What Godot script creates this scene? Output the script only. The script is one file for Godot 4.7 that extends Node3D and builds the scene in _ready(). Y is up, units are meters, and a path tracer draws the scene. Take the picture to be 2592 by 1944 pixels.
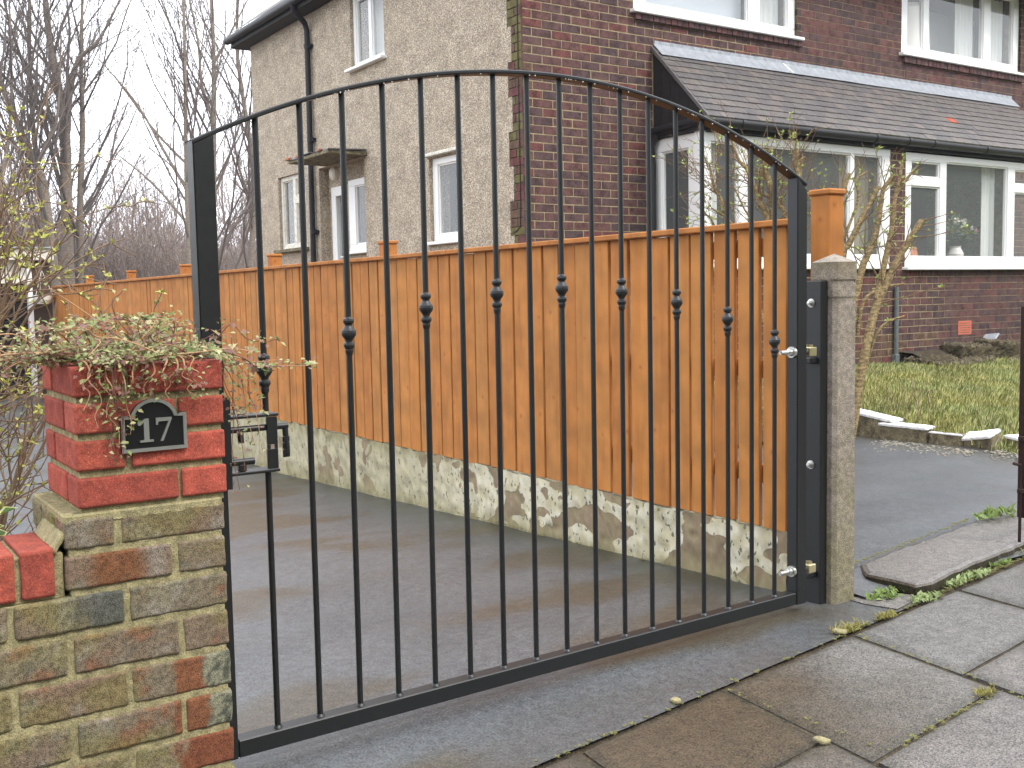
extends Node3D
# A black steel driveway gate between a brick pillar and a concrete post, a stained board fence,
# a pebbledashed and brick house behind it and bare trees under a white overcast sky.

const EYE := Vector3(0, 1.217, 0)
var M := {}
var taken := {}
var rng := RandomNumberGenerator.new()

# ------------------------------------------------------------------ mesh buffer
class Buf:
	var v := PackedVector3Array()
	var n := PackedVector3Array()
	var t := PackedVector2Array()
	var c := PackedColorArray()
	var ix := PackedInt32Array()
	var col := Color(1, 1, 1)
	var use_c := false
	var use_t := false

	func vert(p: Vector3, nn: Vector3, uv := Vector2.ZERO) -> int:
		v.push_back(p)
		n.push_back(nn)
		if use_t:
			t.push_back(uv)
		if use_c:
			c.push_back(col)
		return v.size() - 1

	func link(a: int, b: int, d: int) -> void:
		# clockwise seen from the side that the normals point to
		var g := (v[b] - v[a]).cross(v[d] - v[a])
		if g.dot(n[a] + n[b] + n[d]) > 0.0:
			ix.append_array(PackedInt32Array([a, d, b]))
		else:
			ix.append_array(PackedInt32Array([a, b, d]))

	func tri(a: Vector3, b: Vector3, d: Vector3, nn: Vector3) -> void:
		link(vert(a, nn), vert(b, nn), vert(d, nn))

	func quad(a: Vector3, b: Vector3, d: Vector3, e: Vector3, nn: Vector3) -> void:
		var i := vert(a, nn, Vector2(0, 0))
		vert(b, nn, Vector2(1, 0))
		vert(d, nn, Vector2(1, 1))
		vert(e, nn, Vector2(0, 1))
		link(i, i + 1, i + 2)
		link(i, i + 2, i + 3)

	func box(xf: Transform3D, size: Vector3, ch := 0.0) -> void:
		var h := size * 0.5
		ch = min(ch, min(h.x, min(h.y, h.z)) * 0.9)
		for ax in 3:
			var a1 := (ax + 1) % 3
			var a2 := (ax + 2) % 3
			for s in [-1.0, 1.0]:
				var nn := Vector3.ZERO
				nn[ax] = s
				var pts: Array[Vector3] = []
				for k in [[-1.0, -1.0], [1.0, -1.0], [1.0, 1.0], [-1.0, 1.0]]:
					var p := Vector3.ZERO
					p[ax] = s * h[ax]
					p[a1] = k[0] * (h[a1] - ch)
					p[a2] = k[1] * (h[a2] - ch)
					pts.append(xf * p)
				quad(pts[0], pts[1], pts[2], pts[3], (xf.basis * nn).normalized())
		if ch <= 0.0:
			return
		for ax in 3:
			var a1 := (ax + 1) % 3
			var a2 := (ax + 2) % 3
			for s1 in [-1.0, 1.0]:
				for s2 in [-1.0, 1.0]:
					var pts: Array[Vector3] = []
					for k in [[-1.0, 0.0], [1.0, 0.0], [1.0, 1.0], [-1.0, 1.0]]:
						var p := Vector3.ZERO
						p[ax] = k[0] * (h[ax] - ch)
						p[a1] = s1 * (h[a1] - ch * k[1])
						p[a2] = s2 * (h[a2] - ch * (1.0 - k[1]))
						pts.append(xf * p)
					var nn := Vector3.ZERO
					nn[a1] = s1
					nn[a2] = s2
					quad(pts[0], pts[1], pts[2], pts[3], (xf.basis * nn).normalized())
		for sx in [-1.0, 1.0]:
			for sy in [-1.0, 1.0]:
				for sz in [-1.0, 1.0]:
					var s := Vector3(sx, sy, sz)
					tri(xf * Vector3(s.x * h.x, s.y * (h.y - ch), s.z * (h.z - ch)), xf * Vector3(s.x * (h.x - ch), s.y * h.y, s.z * (h.z - ch)), xf * Vector3(s.x * (h.x - ch), s.y * (h.y - ch), s.z * h.z), (xf.basis * s).normalized())

	func bx(lo: Vector3, hi: Vector3, ch := 0.0) -> void:
		box(Transform3D(Basis.IDENTITY, (lo + hi) * 0.5), hi - lo, ch)

	func tube(p: PackedVector3Array, r0: float, r1: float, sides: int, cap := false) -> void:
		var k := p.size()
		var up := Vector3(0.31, 0.2, 0.93)
		var base := v.size()
		for i in k:
			var d := (p[min(i + 1, k - 1)] - p[max(i - 1, 0)]).normalized()
			var a := d.cross(up)
			if a.length_squared() < 0.01:
				a = d.cross(Vector3.RIGHT)
			a = a.normalized()
			var b := d.cross(a)
			var r: float = lerp(r0, r1, float(i) / (k - 1)) * (1.0 + (0.09 * sin(i * 2.7 + k) if r0 > 0.01 and sides >= 8 and k > 6 else 0.0))
			for j in sides:
				var w := TAU * j / sides
				var o := a * cos(w) + b * sin(w)
				vert(p[i] + o * r, o)
		for i in k - 1:
			for j in sides:
				var q0 := base + i * sides + j
				var q1 := base + i * sides + (j + 1) % sides
				ix.append_array(PackedInt32Array([q0, q1 + sides, q1, q0, q0 + sides, q1 + sides]))
		if cap:
			for e in [0, k - 1]:
				var d2: Vector3 = (p[1] - p[0]).normalized() * (-1.0) if e == 0 else (p[k - 1] - p[k - 2]).normalized()
				var cc := vert(p[e], d2)
				var st := v.size()
				for j in sides:
					vert(v[base + e * sides + j], d2)
				for j in sides:
					link(cc, st + j, st + (j + 1) % sides)

	func rod(a: Vector3, b: Vector3, r: float, sides := 12, r1 := -1.0) -> void:
		tube(PackedVector3Array([a, b]), r, r if r1 < 0 else r1, sides, true)

	func lathe(prof: PackedVector2Array, xf: Transform3D, seg := 20) -> void:
		# profile of (radius, height), smooth round, flat along
		for i in prof.size() - 1:
			var p0 := prof[i]
			var p1 := prof[i + 1]
			var e := p1 - p0
			var nn2 := Vector2(e.y, -e.x).normalized()
			var base := v.size()
			for j in seg + 1:
				var w := TAU * j / seg
				var d := Vector3(cos(w), 0, sin(w))
				var nn := (xf.basis * (d * nn2.x + Vector3.UP * nn2.y)).normalized()
				vert(xf * (d * p0.x + Vector3.UP * p0.y), nn)
				vert(xf * (d * p1.x + Vector3.UP * p1.y), nn)
			for j in seg:
				var q := base + j * 2
				link(q, q + 1, q + 3)
				link(q, q + 3, q + 2)

	func prism(poly: PackedVector2Array, depth: float, xf: Transform3D) -> void:
		# polygon in local xy, extruded from z = 0 to z = depth
		var ids := Geometry2D.triangulate_polygon(poly)
		for z in [0.0, depth]:
			var nn := (xf.basis * Vector3(0, 0, -1 if z == 0.0 else 1)).normalized()
			for i in range(0, ids.size(), 3):
				tri(xf * Vector3(poly[ids[i]].x, poly[ids[i]].y, z), xf * Vector3(poly[ids[i + 1]].x, poly[ids[i + 1]].y, z), xf * Vector3(poly[ids[i + 2]].x, poly[ids[i + 2]].y, z), nn)
		var area := 0.0
		for i in poly.size():
			area += poly[i].cross(poly[(i + 1) % poly.size()])
		for i in poly.size():
			var a := poly[i]
			var b := poly[(i + 1) % poly.size()]
			var e := (b - a).normalized()
			var o := Vector2(e.y, -e.x) * (1.0 if area > 0 else -1.0)
			quad(xf * Vector3(a.x, a.y, 0), xf * Vector3(b.x, b.y, 0), xf * Vector3(b.x, b.y, depth), xf * Vector3(a.x, a.y, depth), (xf.basis * Vector3(o.x, o.y, 0)).normalized())

	func slab(cells: Array, u0: float, v0: float, u1: float, v1: float, xf: Transform3D, z0: float, z1: float, ch := 0.0) -> void:
		# a rectangle in local xy with rectangular openings [u0, v0, u1, v1], between depths z0 and z1
		var us := [u0, u1]
		var vs := [v0, v1]
		for o in cells:
			for q in [o[0], o[2]]:
				if q > u0 and q < u1 and not us.has(q):
					us.append(q)
			for q in [o[1], o[3]]:
				if q > v0 and q < v1 and not vs.has(q):
					vs.append(q)
		us.sort()
		vs.sort()
		for j in vs.size() - 1:
			var start := -1
			for i in us.size():
				var solid := i < us.size() - 1
				if solid:
					var cu: float = (us[i] + us[i + 1]) * 0.5
					var cv: float = (vs[j] + vs[j + 1]) * 0.5
					for o in cells:
						if cu > o[0] and cu < o[2] and cv > o[1] and cv < o[3]:
							solid = false
				if solid and start < 0:
					start = i
				if not solid and start >= 0:
					var lo := Vector3(us[start], vs[j], z0)
					var hi := Vector3(us[i], vs[j + 1], z1)
					box(xf * Transform3D(Basis.IDENTITY, (lo + hi) * 0.5), hi - lo, ch)
					start = -1

	func mesh() -> ArrayMesh:
		var a := []
		a.resize(Mesh.ARRAY_MAX)
		a[Mesh.ARRAY_VERTEX] = v
		a[Mesh.ARRAY_NORMAL] = n
		if use_t:
			a[Mesh.ARRAY_TEX_UV] = t
		if use_c:
			a[Mesh.ARRAY_COLOR] = c
		a[Mesh.ARRAY_INDEX] = ix
		var m := ArrayMesh.new()
		if v.size():
			m.add_surface_from_arrays(Mesh.PRIMITIVE_TRIANGLES, a)
		return m

# ------------------------------------------------------------------ scene helpers
func numbered(parent: Node, called: String) -> String:
	var key := str(parent.get_instance_id()) + "/" + called
	var k: int = taken.get(key, 0)
	taken[key] = k + 1
	return called if k == 0 else "%s_%03d" % [called, k]

func put(called: String, m, mat: Material, parent: Node = self) -> MeshInstance3D:
	var o := MeshInstance3D.new()
	o.mesh = m.mesh() if m is Buf else m
	if mat:
		o.material_override = mat
	o.name = numbered(parent, called)
	parent.add_child(o, true)
	return o

func thing(called: String, label: String, category: String, at := Vector3.ZERO, turn := 0.0, group := "") -> Node3D:
	var o := Node3D.new()
	o.name = numbered(self, called)
	add_child(o, true)
	o.position = at
	o.rotation.y = turn
	return tag(o, label, category, group)

func tag(o: Node3D, label: String, category: String, group := "") -> Node3D:
	o.set_meta("label", label)
	o.set_meta("category", category)
	if group:
		o.set_meta("group", group)
	return o

func struct(called: String, m, mat: Material) -> MeshInstance3D:
	var o := put(called, m, mat)
	o.set_meta("kind", "structure")
	return o

func copy_of(root: Node3D, label: String, at: Vector3, turn := 0.0, size := 1.0) -> Node3D:
	var r: Node3D = root.duplicate()
	r.name = numbered(self, String(root.name).rstrip("0123456789_"))
	add_child(r, true)
	r.position = at
	r.rotation = Vector3(0, turn, 0)
	r.scale = Vector3.ONE * size
	r.set_meta("label", label)
	return r

func T(x: float, y: float, z: float) -> Transform3D:
	return Transform3D(Basis.IDENTITY, Vector3(x, y, z))

func lin(r: float, g: float, b: float) -> Color:      # sRGB 0..255 to a linear colour for vertices
	return Color(r / 255.0, g / 255.0, b / 255.0).srgb_to_linear()

# ------------------------------------------------------------------ textures and materials
func noise(freq: float, seed_: int, oct := 3, kind := FastNoiseLite.TYPE_SIMPLEX_SMOOTH) -> FastNoiseLite:
	var f := FastNoiseLite.new()
	f.noise_type = kind
	f.frequency = freq
	f.seed = seed_
	f.fractal_octaves = oct
	return f

func field(px: int, freq: float, seed_: int, oct := 3, sx := 1.0, sy := 1.0, kind := FastNoiseLite.TYPE_SIMPLEX_SMOOTH) -> PackedFloat32Array:
	# seamless noise in 0..1; sx and sy stretch it
	var w := int(px / sx)
	var h := int(px / sy)
	var im := noise(freq, seed_, oct, kind).get_seamless_image(w, h, false, false, 0.25)
	if w != px or h != px:
		im.resize(px, px, Image.INTERPOLATE_CUBIC)
	im.convert(Image.FORMAT_L8)
	var d := im.get_data()
	var out := PackedFloat32Array()
	out.resize(px * px)
	for i in px * px:
		out[i] = d[i] / 255.0
	return out

func white(px: int, seed_: int) -> PackedFloat32Array:
	var r := RandomNumberGenerator.new()
	r.seed = seed_
	var out := PackedFloat32Array()
	out.resize(px * px)
	for i in px * px:
		out[i] = r.randf()
	return out

func image_of(px: int, rgb: PackedByteArray) -> ImageTexture:
	var im := Image.create_from_data(px, px, false, Image.FORMAT_RGB8, rgb)
	im.generate_mipmaps()
	return ImageTexture.create_from_image(im)

func speckle(px: int, base: Color, var_amp: float, grain: float, freq: float, seed_: int, specks := [], sx := 1.0, sy := 1.0) -> Array:
	# [albedo, height]: base colour with slow blotches, white grain, and specks [[share, colour]...]
	var a := field(px, freq, seed_, 4, sx, sy)
	var b := field(px, freq * 5.0, seed_ + 1, 3, sx, sy)
	var w := white(px, seed_ + 2)
	var w2 := white(px, seed_ + 3)
	var out := PackedByteArray()
	out.resize(px * px * 3)
	var hh := PackedByteArray()
	hh.resize(px * px * 3)
	for i in px * px:
		var k := 1.0 + (a[i] - 0.5) * var_amp + (b[i] - 0.5) * var_amp * 0.8 + (w[i] - 0.5) * grain
		var cc := base
		var q := w2[i]
		for s in specks:
			if q < s[0]:
				cc = s[1]
				break
			q -= s[0]
		out[i * 3] = clampi(int(cc.r * k * 255.0), 0, 255)
		out[i * 3 + 1] = clampi(int(cc.g * k * 255.0), 0, 255)
		out[i * 3 + 2] = clampi(int(cc.b * k * 255.0), 0, 255)
		var z := clampi(int((b[i] * 0.6 + w[i] * 0.4) * 255.0), 0, 255)
		hh[i * 3] = z
		hh[i * 3 + 1] = z
		hh[i * 3 + 2] = z
	return [image_of(px, out), image_of(px, hh)]

func mat(color: Color, rough := 0.7, metal := 0.0, spec := 0.5) -> StandardMaterial3D:
	var m := StandardMaterial3D.new()
	m.albedo_color = color
	m.roughness = rough
	m.metallic = metal
	m.metallic_specular = spec
	return m

func tri_mat(tex: Array, scale_: float, rough := 0.9, tint := Color.WHITE, relief := 0.0, spec := 0.4) -> StandardMaterial3D:
	var m := mat(tint, rough, 0.0, spec)
	m.albedo_texture = tex[0]
	m.uv1_triplanar = true
	m.uv1_world_triplanar = true
	m.uv1_scale = Vector3.ONE * scale_
	if relief > 0.0:
		m.heightmap_enabled = true
		m.heightmap_texture = tex[1]
		m.heightmap_scale = relief
	return m

func c8(r: float, g: float, b: float) -> Color:
	return Color(r / 255.0, g / 255.0, b / 255.0)

func materials() -> void:
	var fine := speckle(256, Color(0.92, 0.92, 0.92), 0.25, 0.22, 0.02, 5)
	M.fine = fine
	# new red bricks of the pillar head and coping
	var rb := speckle(512, c8(162, 81, 66), 0.3, 0.35, 0.02, 11, [[0.03, c8(118, 58, 50)], [0.03, c8(206, 138, 118)]])
	M.red = []
	for tn in [Color(1, 1, 1), Color(0.93, 0.9, 0.88), Color(1.0, 0.95, 0.94), Color(0.9, 0.86, 0.86)]:
		M.red.append(tri_mat(rb, 1.7, 0.85, tn, 0.12))
	# weathered bricks: colour comes from the vertices, grain from the texture
	var old := speckle(512, Color(0.88, 0.88, 0.88), 0.5, 0.5, 0.05, 21, [[0.11, Color(0.36, 0.35, 0.33)], [0.10, Color(1, 1, 0.98)]])
	M.old = tri_mat(old, 2.2, 0.95, Color.WHITE, 0.22)
	M.old.vertex_color_use_as_albedo = true
	var mo := speckle(512, c8(144, 135, 100), 0.4, 0.35, 0.02, 31, [[0.04, c8(104, 98, 72)], [0.04, c8(186, 178, 146)]])
	M.mortar = tri_mat(mo, 3.0, 0.97, Color.WHITE, 0.2)
	M.mortar_far = tri_mat(speckle(256, c8(144, 130, 102), 0.3, 0.2, 0.02, 35), 1.5, 0.97)
	# house bricks
	var hb := speckle(512, Color(0.9, 0.9, 0.9), 0.5, 0.2, 0.012, 41)
	M.house_brick = []
	for k in [[99, 71, 68], [93, 69, 68], [104, 73, 69], [89, 68, 68], [98, 74, 71], [84, 67, 67]]:
		M.house_brick.append(tri_mat(hb, 1.3, 0.9, c8(k[0], k[1], k[2])))
	M.house_brick_red = tri_mat(hb, 1.3, 0.9, c8(110, 68, 64))
	M.house_brick_moss = [tri_mat(hb, 1.3, 0.95, c8(112, 104, 66)), tri_mat(hb, 1.3, 0.95, c8(106, 82, 68))]
	M.house_brick_many = tri_mat(hb, 1.3, 0.9, Color.WHITE)
	M.house_brick_many.vertex_color_use_as_albedo = true
	# pebbledash: small stones of several colours in a grey-brown render
	M.pebble = pebbledash()
	# asphalt: large stains from the vertices, stone grain from the texture
	var asp := speckle(512, Color(0.8, 0.8, 0.8), 0.22, 0.4, 0.06, 61, [[0.025, Color(1, 1, 1)], [0.07, Color(0.5, 0.5, 0.5)]])
	M.asphalt = tri_mat(asp, 0.62, 0.4, Color.WHITE, 0.15, 0.5)
	M.asphalt.vertex_color_use_as_albedo = true
	var sl := speckle(512, Color(0.86, 0.85, 0.84), 0.35, 0.55, 0.06, 65, [[0.05, Color(1, 1, 1)], [0.14, Color(0.5, 0.48, 0.46)]])
	M.slab = tri_mat(sl, 0.66, 0.44, Color.WHITE, 0.22, 0.5)
	M.slab.vertex_color_use_as_albedo = true
	M.concrete = tri_mat(speckle(512, c8(142, 133, 122), 0.35, 0.35, 0.03, 71, [[0.06, c8(92, 84, 78)], [0.06, c8(196, 188, 178)]]), 1.8, 0.95, Color.WHITE, 0.35)
	M.concrete.vertex_color_use_as_albedo = true
	M.rubble = tri_mat(speckle(256, c8(84, 76, 58), 0.9, 0.4, 0.03, 76), 1.6, 0.95, Color.WHITE, 0.6)
	M.stone = tri_mat(speckle(256, c8(112, 103, 82), 0.7, 0.35, 0.02, 75), 2.0, 0.95, Color.WHITE, 0.4)
	M.pebbles = tri_mat(fine, 3.0, 0.8, c8(146, 140, 126))
	M.soil = tri_mat(speckle(256, c8(64, 56, 43), 0.6, 0.4, 0.03, 77), 1.5, 1.0, Color.WHITE, 0.4)
	M.earth = tri_mat(speckle(256, c8(96, 84, 66), 0.6, 0.3, 0.02, 79), 0.4, 1.0)
	M.turf = tri_mat(speckle(256, c8(124, 142, 76), 0.5, 0.4, 0.03, 80, [[0.1, c8(170, 160, 100)]]), 1.0, 1.0)
	# stained boards
	M.board = []
	var wood := wood_texture()
	for k in [[1, 1, 1], [0.97, 0.96, 0.94], [1.0, 0.99, 0.95], [0.95, 0.93, 0.91], [1.0, 1.01, 1.0], [0.96, 0.98, 1.0]]:
		M.board.append(tri_mat(wood, 1.1, 0.75, Color(k[0], k[1], k[2]), 0.08))
	# metals and plastics
	M.steel = mat(c8(38, 40, 42), 0.36, 0.0, 0.6)
	var dw := tri_mat(speckle(256, Color(0.95, 0.95, 0.95), 0.2, 0.06, 0.03, 85), 4.0, 0.34, c8(25, 26, 27), 0.0, 0.5)
	dw.roughness_texture = dw.albedo_texture
	dw.roughness = 0.42
	M.steel = dw
	M.rust = tri_mat(fine, 5.0, 0.7, c8(48, 28, 24))
	M.zinc = mat(c8(205, 205, 200), 0.28, 0.9)
	M.brass_zinc = mat(c8(212, 200, 158), 0.3, 0.85)
	M.silver = mat(c8(186, 186, 182), 0.34, 0.85)
	M.black = mat(c8(18, 18, 20), 0.3)
	M.upvc = mat(c8(232, 232, 230), 0.32)
	M.old_white = tri_mat(fine, 3.0, 0.6, c8(232, 228, 214))
	M.white_paint = tri_mat(fine, 5.0, 0.7, c8(250, 250, 250))
	M.glass = mat(Color(0.96, 0.98, 0.98, 0.1), 0.02)
	M.glass.transparency = BaseMaterial3D.TRANSPARENCY_ALPHA
	M.pipe = tri_mat(fine, 3.0, 0.5, c8(34, 34, 36))
	M.grey_pipe = tri_mat(fine, 3.0, 0.6, c8(110, 118, 116))
	M.fascia = tri_mat(fine, 2.0, 0.6, c8(38, 34, 33))
	M.gutter = mat(c8(22, 21, 23), 0.5)
	M.lead = tri_mat(speckle(256, c8(150, 154, 160), 0.3, 0.1, 0.02, 88), 1.5, 0.42, Color.WHITE)
	var tl := speckle(256, Color(0.92, 0.92, 0.92), 0.4, 0.14, 0.02, 91)
	M.tile = []
	for k in [[112, 105, 102], [105, 100, 99], [118, 109, 104], [101, 96, 96], [109, 105, 101]]:
		M.tile.append(tri_mat(tl, 2.0, 0.36, c8(k[0], k[1], k[2]), 0.0, 0.6))
	M.tile_red = tri_mat(tl, 2.0, 0.6, c8(176, 84, 60))
	M.tile_orange = tri_mat(tl, 2.0, 0.9, c8(200, 128, 92))
	M.vent = mat(c8(196, 104, 84), 0.9)
	M.dark = mat(c8(30, 28, 27), 0.9)
	M.room = mat(c8(92, 88, 76), 0.95)
	M.room_light = mat(c8(196, 200, 202), 0.95)
	M.curtain = mat(c8(224, 226, 222), 0.95)
	M.curtain.backlight_enabled = true
	M.curtain.backlight = Color(0.4, 0.4, 0.4)
	M.net = mat(c8(232, 238, 240), 0.95)
	M.net.backlight_enabled = true
	M.net.backlight = Color(0.5, 0.5, 0.5)
	M.olive_blind = mat(c8(150, 146, 104), 0.95)
	M.blind = mat(c8(196, 203, 210), 0.95)
	M.curtain_tan = mat(c8(150, 140, 112), 0.95)
	M.furniture = mat(c8(70, 52, 40), 0.6)
	M.china = mat(c8(220, 216, 206), 0.25)
	# plants
	var bk := speckle(256, c8(122, 112, 102), 0.5, 0.25, 0.03, 95, [], 1.0, 0.4)
	M.bark = tri_mat(bk, 1.2, 0.95)
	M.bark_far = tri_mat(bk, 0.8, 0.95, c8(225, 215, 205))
	M.twig = mat(c8(104, 95, 90), 0.95)
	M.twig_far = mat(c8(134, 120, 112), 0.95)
	M.shrub_bark = tri_mat(speckle(256, c8(134, 116, 82), 1.1, 0.3, 0.03, 96, [[0.05, c8(80, 70, 52)], [0.06, c8(186, 168, 128)]], 1.0, 0.5), 3.0, 0.9, Color.WHITE, 0.3)
	M.shrub_twig = mat(c8(120, 96, 70), 0.9)
	M.left_twig = mat(c8(132, 110, 90), 0.9)
	M.bud = leaf_mat(c8(176, 178, 84))
	M.bud_green = leaf_mat(c8(150, 168, 84))
	M.ivy = [leaf_mat(c8(112, 126, 68)), leaf_mat(c8(150, 148, 102)), leaf_mat(c8(132, 114, 74)), leaf_mat(c8(90, 110, 58)), leaf_mat(c8(176, 170, 130)), leaf_mat(c8(116, 80, 70))]
	M.ivy_stem = mat(c8(116, 78, 66), 0.9)
	M.ivy_stem_pale = mat(c8(176, 138, 104), 0.9)
	M.holly = leaf_mat(c8(70, 104, 42))
	M.holly.roughness = 0.4
	M.cream = leaf_mat(c8(208, 206, 130))
	M.grass = leaf_mat(Color.WHITE)
	M.grass.vertex_color_use_as_albedo = true
	M.weed = [leaf_mat(c8(112, 134, 66)), leaf_mat(c8(134, 150, 96)), leaf_mat(c8(138, 130, 62))]
	M.moss = leaf_mat(c8(112, 110, 54))
	M.petal = leaf_mat(c8(226, 226, 216))
	M.petal_pink = leaf_mat(c8(196, 160, 170))

func leaf_mat(cc: Color) -> StandardMaterial3D:
	var m := mat(cc, 0.55)
	m.cull_mode = BaseMaterial3D.CULL_DISABLED
	m.backlight_enabled = true
	m.backlight = Color(0.35, 0.35, 0.25)
	return m

func pebbledash() -> StandardMaterial3D:
	var px := 1024
	var out := PackedByteArray()
	out.resize(px * px * 3)
	var hh := PackedByteArray()
	hh.resize(px * px * 3)
	var cell := noise(0.11, 3, 1, FastNoiseLite.TYPE_CELLULAR)
	cell.cellular_return_type = FastNoiseLite.RETURN_CELL_VALUE
	cell.fractal_type = FastNoiseLite.FRACTAL_NONE
	var ids := cell.get_image(px, px, false, false, false)
	cell.cellular_return_type = FastNoiseLite.RETURN_DISTANCE
	var dist := cell.get_image(px, px)
	ids.convert(Image.FORMAT_L8)
	dist.convert(Image.FORMAT_L8)
	var di := ids.get_data()
	var dd := dist.get_data()
	var slow := field(px, 0.004, 9, 3)
	var pal := [c8(214, 202, 180), c8(176, 160, 140), c8(158, 142, 126), c8(136, 122, 112), c8(236, 230, 214), c8(184, 165, 143), c8(166, 150, 134), c8(198, 182, 158), c8(100, 90, 85), c8(176, 163, 146)]
	for i in px * px:
		var e := dd[i] / 255.0
		var cc: Color = pal[(di[i] * 7) % 10].lerp(c8(176, 162, 140), 0.3)
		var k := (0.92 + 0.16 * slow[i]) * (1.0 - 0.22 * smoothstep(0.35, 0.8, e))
		out[i * 3] = clampi(int(cc.r * k * 255.0), 0, 255)
		out[i * 3 + 1] = clampi(int(cc.g * k * 255.0), 0, 255)
		out[i * 3 + 2] = clampi(int(cc.b * k * 255.0), 0, 255)
		var z := clampi(255 - dd[i], 0, 255)
		hh[i * 3] = z
		hh[i * 3 + 1] = z
		hh[i * 3 + 2] = z
	var m := tri_mat([image_of(px, out), image_of(px, hh)], 1.05, 0.95, Color.WHITE, 0.5)
	return m

func wood_texture() -> Array:
	var px := 1024
	var grain := field(px, 0.02, 51, 4, 1.0, 16.0)
	var streak := field(px, 0.006, 52, 3, 1.0, 8.0)
	var slow := field(px, 0.004, 53, 3)
	var knots := noise(0.006, 54, 1, FastNoiseLite.TYPE_CELLULAR)
	knots.fractal_type = FastNoiseLite.FRACTAL_NONE
	knots.cellular_return_type = FastNoiseLite.RETURN_DISTANCE
	var kd := knots.get_seamless_image(px, px, false, false, 0.1)
	kd.convert(Image.FORMAT_L8)
	var kk := kd.get_data()
	var w := white(px, 55)
	var out := PackedByteArray()
	out.resize(px * px * 3)
	var hh := PackedByteArray()
	hh.resize(px * px * 3)
	var a := c8(176, 116, 58)
	var b := c8(160, 99, 46)
	var d := c8(108, 66, 34)
	for i in px * px:
		var g := grain[i] * 0.6 + streak[i] * 0.4
		var cc := a.lerp(b, smoothstep(0.35, 0.8, g) * 0.55)
		cc = cc.lerp(d, smoothstep(0.7, 0.9, g) * 0.2)
		var kn := kk[i] / 255.0
		var on := smoothstep(0.5, 0.62, slow[i])
		cc = cc.lerp(d, smoothstep(0.07, 0.02, kn) * 0.7 * on)
		cc = cc.lerp(b, smoothstep(0.16, 0.06, kn) * 0.5 * on)
		var k := 0.9 + 0.2 * slow[i] + (w[i] - 0.5) * 0.1
		out[i * 3] = clampi(int(cc.r * k * 255.0), 0, 255)
		out[i * 3 + 1] = clampi(int(cc.g * k * 255.0), 0, 255)
		out[i * 3 + 2] = clampi(int(cc.b * k * 255.0), 0, 255)
		var z := clampi(int((1.0 - grain[i]) * 255.0), 0, 255)
		hh[i * 3] = z
		hh[i * 3 + 1] = z
		hh[i * 3 + 2] = z
	return [image_of(px, out), image_of(px, hh)]

# ------------------------------------------------------------------ the place
func _ready() -> void:
	rng.seed = 7
	var cam := Camera3D.new()
	cam.name = "camera"
	add_child(cam)
	cam.transform = Transform3D(Basis(Vector3(0.8284, -0.01913, 0.55981), Vector3(0.06159, 0.99647, -0.05708), Vector3(-0.55674, 0.08176, 0.82665)), EYE)
	cam.fov = 39.6
	cam.near = 0.05
	cam.far = 600.0
	cam.current = true
	var env := Environment.new()
	env.background_mode = Environment.BG_SKY
	var sky := Sky.new()
	sky.sky_material = overcast()
	env.sky = sky
	env.tonemap_mode = Environment.TONE_MAPPER_LINEAR
	env.tonemap_exposure = 2.8
	env.background_energy_multiplier = 1.0
	env.sdfgi_enabled = true
	env.ssao_enabled = true
	env.ssil_enabled = true
	env.fog_enabled = true
	env.fog_density = 0.0008
	env.fog_light_color = Color(0.86, 0.9, 0.96)
	var we := WorldEnvironment.new()
	we.name = "world_environment"
	we.environment = env
	add_child(we)
	var sun := DirectionalLight3D.new()
	sun.name = "sun"
	add_child(sun)
	sun.look_at_from_position(Vector3(0.35, 1.0, 0.75) * 20.0, Vector3.ZERO)
	sun.light_energy = 0.3
	sun.light_color = Color(1.0, 0.97, 0.93)
	sun.light_angular_distance = 14.0
	sun.shadow_enabled = true
	materials()
	ground()
	house()
	garage()
	fence()
	pillar_and_wall()
	concrete_post()
	gate()
	neighbour_front()
	trees()
	shrubs()
	ivy()
	small_plants()

func overcast() -> PanoramaSkyMaterial:
	var w := 512
	var h := 256
	var f := noise(1.1, 17, 4)
	var im := Image.create(w, h, false, Image.FORMAT_RGBF)
	for y in h:
		var lat := PI * (0.5 - (y + 0.5) / h)
		for x in w:
			var lon := TAU * (x + 0.5) / w
			var d := Vector3(cos(lat) * cos(lon), sin(lat), cos(lat) * sin(lon))
			var k := f.get_noise_3dv(d * Vector3(1.0, 1.6, 1.0))
			var b: float = 0.94 + 0.10 * k + 0.10 * max(0.0, sin(lat))
			if lat < 0.0:
				b = 0.35
			im.set_pixel(x, y, Color(b * 0.94, b * 0.975, b * 1.04))
	var m := PanoramaSkyMaterial.new()
	m.panorama = ImageTexture.create_from_image(im)
	return m

# ground heights
func drive_y(z: float) -> float:
	if z > -2.7:
		return 0.0
	if z > -8.4:
		return lerp(0.0, -0.21, (z + 2.7) / (-8.4 + 2.7))
	if z > -17.0:
		return lerp(-0.21, -0.16, (z + 8.4) / (-17.0 + 8.4))
	return -0.16

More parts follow.
